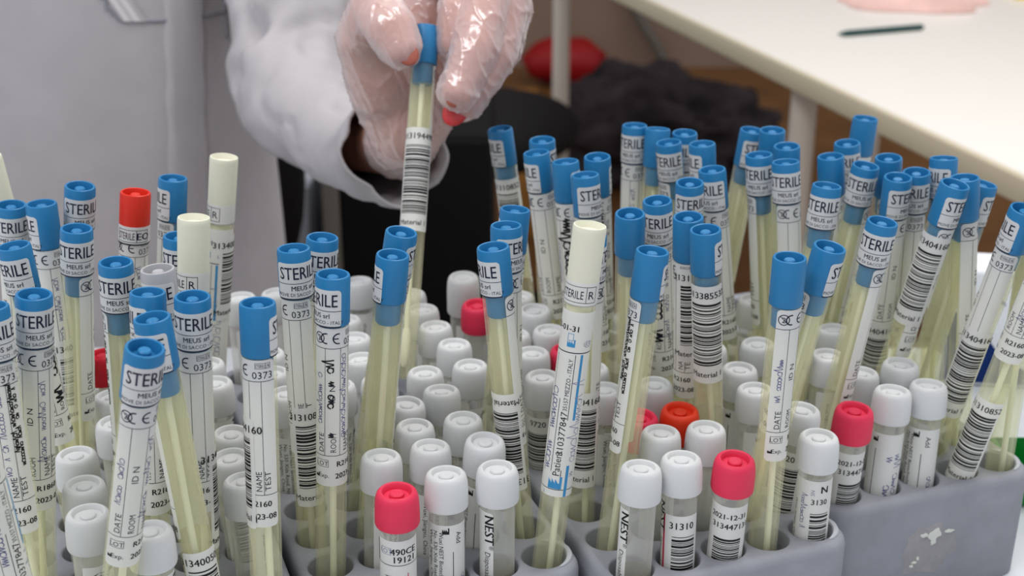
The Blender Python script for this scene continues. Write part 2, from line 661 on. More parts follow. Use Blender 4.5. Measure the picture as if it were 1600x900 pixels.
# ------------------------------------------------------------------ prints
text_prepare(['STERILE', 'MEUS srl', 'PIOVE DI SACCO - ITALY', '0373', 'R', '2', 'DATE', 'ROOM', 'ID N', 'NAME', 'TEST', 'LOT', 'Exp.', 'R2160', '2023-08', 'R1860', '2023-07',
              'Material 1', '313194490', '313385532', '313400507', '313404160', '31310852', 'EO', 'Patient', '310377847', '35157 MEZZO - ITALY', '2023-01-31', 'NEST', '®', 'Disposable Sampler',
              'Wuxi NEST Biotechnology Co., Ltd', 'No. 530 Xida Road, New District', 'Wuxi, Jiangsu, China', 'Add', 'Name', 'Date', 'N', '31310', '2021-12-31', '313447131', '490CE', '19121', '9720', '3130', 'SN', '11.4.20'])

PR = [M['paper'], M['ink'], M['black'], M['pen'], M['stripe'], M['faint'], M['magenta']]
CAP_R, TUBE_R = 6.55, 6.15


def seal_sheet(radius):
    """the tamper seal round a cap: v = 0 at the top edge of the cap, downwards negative"""
    s = Sheet()
    A = math.radians(90) * radius
    s.paper(-A, -19.3, A, -4.4, 1.6)
    s.text('STERILE', 0, -11.0, 5.0, 1, width=math.radians(152) * radius, bold=0.12)
    s.rect(-A, -12.9, A, -12.65, 1)
    s.text('MEUS srl', math.radians(8) * radius, -15.6, 1.9, 1, bold=0.06)
    s.text('PIOVE DI SACCO - ITALY', math.radians(5) * radius, -18.0, 1.35, 1)
    s.rect(-A, -19.35, A, -18.85, 1)
    return s


def label_sheet(radius, lot='R2160', exp='2023-08', hand=0, seed=1):
    """the long writing label below the seal; v = 0 at the top edge of the cap"""
    s = Sheet()

    def U(a):
        return math.radians(a) * radius
    top, bot = -19.9, -87.0
    s.paper(U(-99), bot, U(99), top, 1.8)
    s.single_use(U(-72), -24.0, 2.1)
    s.ce(U(-22), -24.0, 4.0)
    s.frame(U(30), -23.2, U(82), -21.0, 0.16)
    s.text('STERILE', U(49), -22.7, 1.2, 1, width=3.6)
    s.text('R', U(76), -22.7, 1.2, 1)
    s.rect(U(66), -23.2, U(66) + 0.15, -21.0)
    s.text('0373', U(54), -27.0, 2.7, 1)
    s.rect(U(-99), -28.2, U(99), -27.95)
    for a in (-48, 7, 49):
        s.rect(U(a) - 0.1, -73.5, U(a) + 0.1, -28.2)
    s.rect(U(-99), -73.7, U(99), -73.45)
    for w, a in (('DATE', -52), ('ROOM', -7), ('NAME', 42), ('TEST', 72)):
        s.text(w, U(a), -72.5 + 4.5, 2.2, 1, rot=90, width=8.0)
    s.text('ID N', U(-12), -47, 2.2, 1, rot=90, width=7)
    s.frame(U(-82), -78.6, U(-34), -75.4)
    s.text('LOT', U(-58), -78.0, 1.9, 1)
    s.text('Exp.', U(-52), -83.2, 1.9, 1)
    s.factory(U(-88), -83.3, 1.7, 2)
    s.text(lot, U(34), -78.4, 2.3, 2, bold=0.15)
    s.text(exp, U(40), -83.6, 2.3, 2, bold=0.15)
    rnd = random.Random(seed)
    if hand >= 1:
        s.scribble(U(-60), -60, 20, 3.0, seed, 0.24, 3)
        s.scribble(U(30), -66, 34, 3.0, seed + 1, 0.22, 3)
    if hand == 2:
        s.scribble(U(-18), -68, 34, 4.2, seed + 2, 0.55, 2)
    if hand == 3:
        s.scribble(U(-2), -68, 40, 6.5, seed + 3, 0.9, 2)
    if hand == 4:
        s.scribble(U(64), -58, 30, 2.2, seed + 4, 0.4, 2)
        s.scribble(U(80), -60, 30, 2.0, seed + 5, 0.4, 2)
    return s


def sticker_sheet(radius, number, length, seed, half=62, flip=False):
    s = Sheet()

    def U(a):
        return math.radians(a) * radius
    s.paper(U(-half - 14), -length, U(half + 14), 0, 1.2)
    s.text(number, 0, -5.6, 2.9, 2, bold=0.12)
    s.barcode(U(-half), -length + 8.5, U(half), -8.0, seed, 2)
    s.text('Material 1', U(-5), -length + 3.0, 2.5, 2, bold=0.08)
    if flip:
        s.v = [(-a, -length - b) for a, b in s.v]
    return s


def white_seal_sheet(radius):
    s = Sheet()

    def U(a):
        return math.radians(a) * radius
    s.paper(U(-150), -31.0, U(150), -21.5, 0.6)
    s.frame(U(-75), -29.6, U(70), -23.0, 0.22)
    s.text('STERILE', U(-22), -28.0, 3.3, 1, width=U(86))
    s.text('R', U(50), -28.0, 3.3, 1)
    s.rect(U(30), -29.6, U(30) + 0.22, -23.0)
    for k in range(-22, 23):
        s.rect(U(k * 6.5), -31.0, U(k * 6.5) + 0.35, -30.7, 1)
    return s


def red_seal_sheet(radius):
    s = Sheet()

    def U(a):
        return math.radians(a) * radius
    s.paper(U(-150), -22.5, U(150), -14.2, 0.6)
    s.frame(U(-80), -21.3, U(45), -15.6, 0.25)
    s.text('STERILE', U(-43), -20.0, 3.2, 1, width=U(66))
    s.text('EO', U(22), -20.0, 3.2, 1, bold=0.2)
    s.rect(U(-4), -21.3, U(-4) + 0.25, -15.6)
    s.rect(U(-150), -22.5, U(150), -21.9, 2)
    return s


def white_label_sheet(radius, hand=True):
    """label of the frosted-cap tubes with blue print"""
    s = Sheet()

    def U(a):
        return math.radians(a) * radius
    s.paper(U(-110), -113, U(110), -33.5, 1.5)
    s.text('2023-01-31', U(-60), -41.5, 2.3, 2, bold=0.15)
    s.factory(U(-28), -48, 3.2, 4)
    s.frame(U(-28), -45.4, U(-6), -42.4, 0.2, 4)
    s.frame(U(42), -48, U(66), -45.4, 0.2, 5)
    s.text('LOT', U(54), -47.4, 1.6, 5)
    s.rect(U(-110), -50.5, U(110), -50.1, 1)
    s.rect(U(28), -79, U(38), -51, 4)
    s.rect(U(-65), -103, U(-65) + 0.2, -52, 1)
    s.rect(U(8), -79, U(8) + 0.25, -51, 1)
    s.text('35157 MEZZO - ITALY', U(2), -64, 1.7, 1, rot=90, width=22)
    s.text('310377847', U(6), -85, 2.6, 2, rot=90, width=19)
    s.text('Patient', U(4), -98, 2.8, 2, rot=90, width=11)
    s.rect(U(-30), -102, U(-30) + 0.25, -70, 1)
    s.factory(U(-34), -109.5, 5.5, 4)
    s.rect(U(8), -110, U(8) + 0.3, -101, 1)
    s.rect(U(28), -113, U(40), -99, 4)
    s.rect(U(-110), -110, U(110), -109.7, 1)
    s.text('2', U(-50), -112.3, 1.2, 5)
    if hand:
        s.scribble(U(-40), -101, 34, 4.6, 77, 0.3, 3)
        s.scribble(U(62), -104, 44, 5.0, 78, 0.25, 5)
    return s


def vial_sheet(radius, kind):
    """label of the short vials, v = 0 at the lower edge of the cap"""
    s = Sheet()

    def U(a):
        return math.radians(a) * radius
    bot = -56
    if kind == 'nest':
        s.paper(U(-150), bot, U(-28), -2.6, 1.2)
        s.text('NEST', U(-58), -10.5, 4.0, 2, rot=-90, width=13, bold=0.25)
        s.text('®', U(-42), -18.5, 1.8, 2, rot=-90)
        s.text('Disposable Sampler', U(-58), -34, 2.5, 2, rot=-90, width=26)
        s.text('Wuxi NEST Biotechnology Co., Ltd', U(-110), -26, 1.6, 2, rot=-90, width=36)
    elif kind == 'maker':
        s.paper(U(-95), bot, U(95), -5.2, 1.0)
        s.text('Wuxi NEST Biotechnology Co., Ltd', U(-24), -26, 1.7, 2, rot=-90, width=36)
        s.text('No. 530 Xida Road, New District', U(-44), -26, 1.7, 2, rot=-90, width=36)
        s.text('Wuxi, Jiangsu, China', U(-62), -20, 1.7, 2, rot=-90, width=24)
        s.text('Add', U(32), -11, 2.2, 2, rot=-90, width=5)
        s.factory(U(-14), -9, 2.8, 2, rot=0)
        s.rect(U(20), -48, U(20) + 0.3, -17, 2)
        s.scribble(U(52), -28, 22, 3.6, 31, 0.22, 3, rot=-90)
    elif kind == 'code':
        s.paper(U(-150), bot, U(-60), -2.6, 1.2)
        s.text('NEST', U(-85), -10.5, 4.0, 2, rot=-90, width=13, bold=0.25)
        s.text('Disposable Sampler', U(-85), -34, 2.5, 2, rot=-90, width=26)
        s.rect(U(-58), bot, U(-50), -9, 6, layer=1)
        s.paper(U(-50), bot, U(75), -8.5, 1.0)
        s.text('31310', U(10), -14.5, 3.0, 2, bold=0.12)
        s.barcode(U(-22), -36, U(60), -17.5, 12, 2)
    elif kind == 'number':
        s.paper(U(-90), bot, U(110), -4.4, 1.0)
        s.text('2021-12-31', U(0), -10.5, 2.4, 2, bold=0.15)
        s.text('313447131', U(10), -15.2, 2.6, 2, bold=0.1)
        s.barcode(U(-45), -38, U(52), -19.5, 14, 2)
    elif kind == 'lot':
        s.paper(U(-95), bot, U(95), -4.0, 1.0)
        s.frame(U(-58), -10.4, U(-22), -7.2, 0.2, 5)
        s.text('LOT', U(-40), -9.8, 2.0, 5)
        s.text('490CE', U(18), -10.2, 2.8, 2, bold=0.15)
        s.text('19121', U(20), -13.8, 2.8, 2, bold=0.15)
        s.rect(U(-95), -15.2, U(95), -14.9, 2)
        s.text('Name', U(-44), -24, 2.4, 2, rot=-90, width=8)
        s.text('Date', U(8), -24, 1.8, 2, rot=-90, width=8)
        s.rect(U(30), -40, U(30) + 0.4, -19, 6)
        s.rect(U(-85), -15, U(-75), -5, 2)
    elif kind == 'enn':
        s.paper(U(-100), bot, U(100), -3.5, 1.0)
        s.text('N', U(36), -9.0, 3.2, 2, bold=0.25)
        s.text('SN', U(4), -9.0, 1.6, 5, rot=90)
        s.text('3130', U(22), -14.5, 2.5, 2, bold=0.1)
        s.barcode(U(-5), -38, U(62), -18, 19, 2)
        s.scribble(U(-40), -10, 16, 2.6, 44, 0.2, 3, rot=-90)
        s.text('Wuxi, Jiangsu, China', U(-70), -24, 1.4, 2, rot=-90, width=20)
    elif kind == 'sign':
        s.paper(U(-95), bot, U(95), -4.4, 1.0)
        s.factory(U(-50), -8.5, 2.6, 2)
        s.rect(U(-36), -40, U(-36) + 0.3, -12, 2)
        s.scribble(U(10), -12, 22, 5.0, 52, 0.3, 3, rot=-90)
        s.scribble(U(40), -14, 18, 4.0, 53, 0.25, 3, rot=-90)
    elif kind == 'ladder':
        s.paper(U(-80), bot, U(80), -4.0, 1.0)
        s.text('9720', U(0), -8.5, 2.8, 2, bold=0.1)
        s.barcode(U(-50), -40, U(50), -12, 61, 2)
    return s


MESH = {}


def printed(key, make, radius):
    if key not in MESH:
        MESH[key] = make().wrap('_'.join(str(k) for k in key), radius, PR)
    return MESH[key]

# ------------------------------------------------------------------ tube meshes (z = 0 at the top edge of the cap)
def mm(prof):
    return [(r * K, z * K) for r, z in prof]


def cap_mesh(m):
    bm = bmesh.new()
    lathe(bm, mm([(0, -0.9), (1.8, -0.95), (2.25, -1.4), (2.35, -4.2), (4.9, -4.2), (5.3, -0.9), (5.45, -0.2), (5.9, 0), (6.3, -0.25), (6.5, -0.8), (6.5, -1.3), (CAP_R, -1.5), (CAP_R, -19.0), (6.4, -19.4), (6.25, -19.5)]), 64,
          rib=lambda i, z: (0.035 * K if i % 2 else 0) if z < -1.4 * K and z > -19.2 * K else 0)
    lathe(bm, mm([(6.25, -19.5), (5.1, -19.5), (5.0, -28.6), (4.6, -29.2), (0, -29.2)]), 32)
    return to_mesh('cap', bm, M[m], 35)


def frosted_cap_mesh():
    bm = bmesh.new()
    lathe(bm, mm([(0, -2.8), (4.8, -2.6), (5.5, -0.6), (5.8, 0), (6.2, -0.15), (6.4, -0.8), (6.45, -2), (6.3, -21), (6.3, -31), (5.1, -31.2), (5.0, -36), (0, -36.4)]), 40)
    return to_mesh('cap', bm, M['frosted'], 35)


def tube_mesh(L, top, m='tube'):
    bm = bmesh.new()
    p = [(5.0, top), (TUBE_R, top), (TUBE_R, top - 2), (TUBE_R - 0.02, -90), (TUBE_R - 0.2, -L + 7)]
    for k in range(1, 8):
        a = k / 7 * math.pi / 2
        p.append(((TUBE_R - 0.2) * math.cos(a) if k < 7 else 0, -L + 7 - 7 * math.sin(a)))
    z0 = top - 10.4 if L < 180 else top - 5.6       # below the stopper the inner wall is free
    q = [(5.15, z0), (5.15, -90), (4.95, -L + 7)]
    for k in range(1, 6):
        a = k / 5 * math.pi / 2
        q.append((4.95 * math.cos(a) if k < 5 else 0, -L + 7 - 5.8 * math.sin(a)))
    lathe(bm, mm(p), 40)
    lathe(bm, mm(q), 40)
    return to_mesh('tube', bm, M[m], 60)


def swab_mesh(L, top, seed):
    rnd = random.Random(seed)
    a = rnd.uniform(0, 6.28)
    dx, dy = 2.4 * math.cos(a), 2.4 * math.sin(a)
    bm = bmesh.new()
    tube_path(bm, [(0, 0, top * K), (dx * 0.4 * K, dy * 0.4 * K, (top - 50) * K), (dx * K, dy * K, (-L + 24) * K)], 1.4 * K, 12)
    shaft = to_mesh('swab_shaft', bm, M['swab'])
    bm = bmesh.new()
    lathe(bm, mm([(0, -L + 26), (1.5, -L + 25), (2.3, -L + 22), (2.5, -L + 14), (2.1, -L + 8), (1.0, -L + 6.2), (0, -L + 6)]), 16, ox=0, oy=0)
    for v in bm.verts:
        v.co.x += dx * K
        v.co.y += dy * K
    return shaft, to_mesh('swab_tip', bm, M['fibre'])


BLUE_L, WHITE_L = 175.0, 186.0
TUBE_BLUE, TUBE_WHITE = tube_mesh(BLUE_L, -19.0), tube_mesh(WHITE_L, -31.0)
CAPS = {k: cap_mesh(k) for k in ('blue', 'red', 'grey')}
CAPS['frosted'] = frosted_cap_mesh()
SWABS = [swab_mesh(BLUE_L, -29, k) for k in range(6)]
SWABS_W = [swab_mesh(WHITE_L, -36, k) for k in range(3)]


def frame_to(bot, top):
    """orientation with z along the tube and -y turned to the camera"""
    z = (top - bot).normalized()
    c = CAM - (top + bot) / 2
    y = -(c - z * c.dot(z)).normalized()
    x = y.cross(z)
    return Matrix((x, y, z)).transposed()


def world_pt(p):
    return Vector((p[0] * K, p[1] * K, p[2] * K + RZ))


LONG_POSE = {
 1: (-216.1, 589.7, -45.2, -234.8, 579.8, 139.6),
 2: (-232.6, 559.2, -48.0, -216.5, 552.7, 126.1),
 3: (-200.8, 546.0, -46.5, -201.4, 547.3, 128.5),
 4: (-182.9, 500.7, -48.0, -197.4, 500.6, 126.4),
 5: (-213.4, 567.0, -40.1, -187.5, 558.3, 132.8),
 6: (-196.5, 522.1, -46.7, -177.8, 518.8, 127.2),
 7: (-191.2, 448.3, -47.5, -172.4, 449.4, 126.5),
 8: (-179.6, 426.2, -47.3, -183.3, 435.6, 127.4),
 9: (-185.1, 551.0, -42.5, -162.8, 555.3, 131.0),
 10: (-160.1, 484.6, -47.5, -151.3, 480.1, 127.2),
 11: (-173.7, 580.6, -45.3, -153.5, 583.8, 128.5),
 12: (-148.2, 514.3, -48.0, -135.3, 515.5, 125.1),
 13: (-127.0, 471.4, -48.0, -133.9, 474.0, 126.8),
 14: (-140.1, 491.6, -47.8, -125.6, 503.1, 137.3),
 15: (-154.3, 588.2, -48.0, -131.0, 590.1, 136.6),
 16: (-141.5, 438.7, -48.0, -132.1, 452.0, 126.2),
 17: (-110.6, 427.7, -48.1, -124.8, 428.4, 126.3),
 18: (-123.8, 448.0, -47.7, -114.5, 446.0, 127.0),
 19: (-156.8, 413.5, -41.2, -119.0, 397.7, 128.8),
 20: (-95.9, 433.3, -48.0, -90.3, 440.8, 126.7),
 22: (-84.3, 487.0, -46.4, -85.1, 491.9, 128.5),
 23: (-92.6, 510.8, -48.0, -76.4, 510.8, 126.2),
 24: (-76.4, 465.9, -48.0, -67.0, 468.7, 126.7),
 25: (-65.2, 496.4, -48.1, -46.5, 491.7, 125.9),
 26: (-74.6, 518.9, -43.6, -44.4, 510.6, 128.6),
 28: (7.4, 496.0, -46.9, -7.5, 496.2, 127.5),
 29: (-1.0, 517.3, -47.6, -2.4, 522.5, 127.3),
 30: (-14.3, 539.4, -48.0, 1.4, 546.8, 126.1),
 31: (10.4, 473.6, -43.0, 29.5, 480.6, 141.9),
 32: (29.4, 509.2, -48.0, 31.8, 512.0, 126.9),
 33: (55.5, 571.4, -49.0, 50.6, 546.8, 124.1),
 34: (37.7, 487.3, -45.0, 54.3, 487.1, 129.2),
 35: (16.6, 678.9, -46.7, -6.3, 674.7, 126.8),
 36: (24.3, 656.7, -45.5, 14.9, 646.2, 128.9),
 37: (33.0, 634.5, -47.6, 11.8, 633.4, 126.1),
 38: (39.9, 610.1, -47.8, 25.4, 617.3, 126.4),
 39: (48.2, 588.8, -47.2, 33.6, 593.4, 127.1),
 40: (51.3, 643.8, -48.2, 41.2, 627.4, 125.7),
 41: (63.5, 670.0, -45.7, 63.1, 672.9, 129.2),
 42: (68.5, 646.3, -44.6, 74.2, 665.5, 129.3),
 43: (90.7, 679.3, -48.0, 88.3, 667.8, 126.6),
 44: (99.8, 656.5, -47.3, 78.2, 650.9, 126.3),
 45: (106.6, 633.5, -44.7, 92.5, 633.6, 130.5),
 46: (116.5, 612.3, -48.2, 94.0, 607.7, 125.3),
 47: (86.7, 607.6, -48.5, 81.1, 587.4, 125.2),
 48: (76.2, 577.8, -48.4, 63.6, 560.8, 125.3),
 49: (83.9, 555.9, -48.3, 74.4, 538.3, 125.5),
 50: (93.0, 533.0, -48.3, 79.4, 521.4, 125.8),
 51: (105.4, 686.6, -48.1, 124.7, 677.0, 125.5),
 52: (135.0, 672.2, -44.7, 131.7, 661.0, 129.9),
 53: (146.7, 649.4, -46.1, 134.7, 637.8, 128.1),
 54: (135.2, 619.1, -45.3, 118.0, 620.1, 128.9),
 55: (143.8, 596.3, -44.3, 127.9, 605.5, 129.7),
 56: (172.9, 686.0, -44.7, 184.6, 684.6, 129.9),
 57: (186.3, 664.8, -48.5, 168.2, 653.6, 125.2),
 58: (175.3, 634.6, -49.1, 155.2, 631.8, 124.7),
 59: (127.3, 568.1, -45.6, 140.0, 571.5, 128.9),
 60: (150.1, 628.4, -48.1, 168.0, 613.9, 125.4),
 61: (193.7, 643.5, -48.4, 182.1, 626.9, 125.4),
 62: (181.0, 614.6, -48.4, 178.1, 594.7, 125.5),
 63: (201.5, 621.9, -48.4, 189.2, 603.9, 125.2),
 64: (210.3, 594.9, -44.4, 203.9, 612.2, 129.6),
 65: (219.1, 573.6, -42.2, 201.3, 573.4, 131.9),
 66: (166.1, 584.8, -38.9, 193.8, 562.4, 132.4),
 67: (185.0, 590.3, -47.1, 214.5, 585.6, 125.3),
 68: (105.2, 487.4, -46.6, 106.4, 482.4, 128.3),
 69: (95.8, 511.1, -43.7, 124.5, 494.5, 128.1),
 70: (135.4, 547.4, -48.2, 155.3, 533.3, 125.1),
 71: (194.6, 571.5, -41.5, 216.4, 538.1, 128.9),
 72: (203.3, 547.2, -24.1, 230.9, 522.6, 146.9),
 73: (227.5, 553.0, -34.4, 225.8, 547.0, 140.5),
 21: (-171.4, 408.0, -48.7, -174.1, 380.9, 135.3),
 27: (-53.0, 588.5, 25.0, -42.6, 668.2, 180.5),
}
SHORT_POSE = {
 1: (-45.6, 451.3, -48.0, -44.2, 449.6, 45.0),
 2: (-26.6, 458.0, -47.7, -25.9, 463.1, 45.1),
 3: (-6.2, 466.9, -48.0, -5.8, 467.4, 45.0),
 4: (-55.6, 473.1, -47.9, -52.6, 477.4, 44.9),
 5: (-35.5, 479.5, -47.7, -33.2, 485.7, 45.0),
 6: (-16.3, 489.8, -44.6, -10.8, 484.4, 48.1),
 7: (-41.9, 503.2, -48.0, -40.9, 503.2, 45.0),
 8: (-22.5, 511.6, -48.0, -20.7, 509.6, 45.0),
 9: (-53.1, 525.4, -48.0, -45.8, 524.8, 44.7),
 10: (-31.5, 530.7, -47.9, -31.3, 537.5, 44.8),
 11: (-39.7, 555.2, -48.0, -39.7, 555.7, 45.0),
 12: (-19.6, 562.7, -48.0, -19.2, 563.2, 45.0),
 13: (-28.8, 584.7, -47.8, -27.5, 586.7, 45.1),
 14: (-36.7, 606.9, -47.9, -37.9, 608.4, 45.0),
 15: (-45.0, 629.2, -48.0, -45.5, 630.4, 45.0),
 16: (-53.2, 650.8, -48.0, -53.2, 651.3, 45.0),
 17: (-80.3, 664.4, -47.6, -82.1, 668.8, 45.2),
 18: (-84.8, 612.9, -47.9, -83.4, 617.2, 45.0),
 19: (-75.7, 592.3, -47.7, -76.3, 593.8, 45.3),
 20: (-79.3, 540.7, -47.9, -78.2, 542.3, 45.0),
 21: (-67.4, 568.2, -48.0, -70.9, 571.2, 44.9),
 22: (-59.7, 547.5, -48.0, -60.0, 547.6, 45.0),
 23: (-139.3, 643.0, -47.6, -141.1, 646.1, 45.3),
 24: (-120.4, 648.4, -47.9, -123.4, 653.2, 45.0),
 25: (-115.2, 576.7, -48.0, -115.2, 576.7, 45.0),
 26: (-107.2, 553.7, -48.0, -109.9, 555.8, 44.9),
 27: (-99.1, 533.4, -47.9, -99.8, 534.5, 45.1),
 28: (14.8, 552.5, -48.0, 13.9, 551.6, 45.0),
 29: (8.0, 574.8, -47.1, 9.7, 575.5, 45.8),
 30: (18.6, 604.2, -48.0, 18.5, 603.8, 45.0),
 31: (-0.6, 597.4, -48.0, 0.9, 599.2, 45.0),
 32: (2.9, 648.3, -48.0, 3.7, 647.8, 45.0),
 33: (9.8, 628.3, -44.7, 11.5, 621.9, 48.0),
 34: (26.6, 582.0, -48.2, 26.3, 581.3, 44.8),
 35: (-17.5, 643.4, -48.0, -17.7, 636.6, 44.7),
 36: (-26.0, 665.5, -48.1, -25.6, 658.0, 51.7),
 37: (42.5, 538.3, -48.0, 41.3, 538.5, 45.0),
 38: (35.8, 560.5, -48.0, 36.5, 560.5, 45.0),
 39: (63.4, 546.7, -47.2, 63.9, 542.0, 45.7),
 40: (50.6, 517.9, -48.0, 54.5, 512.4, 44.7),
 41: (70.9, 525.7, -48.1, 72.6, 518.6, 44.6),
 42: (60.4, 494.3, -47.2, 62.0, 496.5, 45.8),
 43: (80.6, 501.6, -48.0, 81.5, 501.4, 45.0),
 44: (47.9, 463.1, -48.0, 51.3, 468.8, 44.8),
 45: (68.5, 471.7, -48.0, 68.1, 475.8, 44.9),
 46: (87.0, 481.2, -48.0, 89.6, 475.1, 44.8),
 47: (127.2, 494.2, -48.0, 127.2, 494.1, 45.0),
 48: (117.1, 516.9, -45.9, 124.2, 515.1, 46.8),
 49: (103.3, 560.8, -48.0, 104.7, 559.8, 45.0),
 50: (110.3, 537.6, -48.0, 108.2, 538.5, 45.0),
 51: (94.1, 583.0, -48.0, 94.1, 583.3, 45.0),
 52: (124.8, 642.2, -47.8, 125.0, 642.9, 45.2),
 53: (122.5, 591.3, -48.0, 117.7, 588.1, 44.8),
 54: (160.8, 602.7, -47.9, 158.0, 605.3, 45.0),
 55: (149.0, 575.0, -48.1, 148.4, 575.2, 44.9),
 56: (157.0, 552.6, -48.0, 159.6, 555.9, 44.9),
 57: (177.6, 559.1, -44.8, 177.9, 558.0, 48.2),
 58: (165.1, 529.1, -46.8, 168.6, 535.1, 46.0),
 59: (185.2, 536.3, -47.7, 186.8, 542.9, 45.1),
 60: (145.2, 524.7, -48.0, 147.9, 518.9, 44.8),
 61: (-131.9, 419.3, -46.4, -131.2, 419.6, 46.6),
 62: (-160.0, 433.4, -48.0, -158.1, 433.8, 45.0),
 63: (-168.9, 456.7, -48.0, -165.8, 455.0, 44.9),
 64: (-176.6, 478.4, -48.0, -176.1, 478.8, 45.0),
 65: (-109.2, 479.8, -48.0, -113.5, 477.0, 44.9),
 66: (-119.4, 500.1, -48.0, -116.9, 497.0, 44.9),
 67: (-101.1, 454.7, -48.0, -104.7, 458.6, 44.8),
 68: (-134.2, 544.6, -48.0, -133.7, 545.0, 45.0),
 69: (-142.2, 565.8, -48.0, -141.4, 565.3, 45.0),
 70: (-188.9, 572.7, -48.1, -193.0, 576.2, 44.7),
 71: (-173.8, 529.5, -48.0, -176.3, 531.9, 44.9),
 72: (-166.6, 507.7, -48.0, -168.0, 506.7, 45.0),
}

def st(number, phi, start, length, half=62, flip=False):
    return (number, phi, start, length, half, flip)


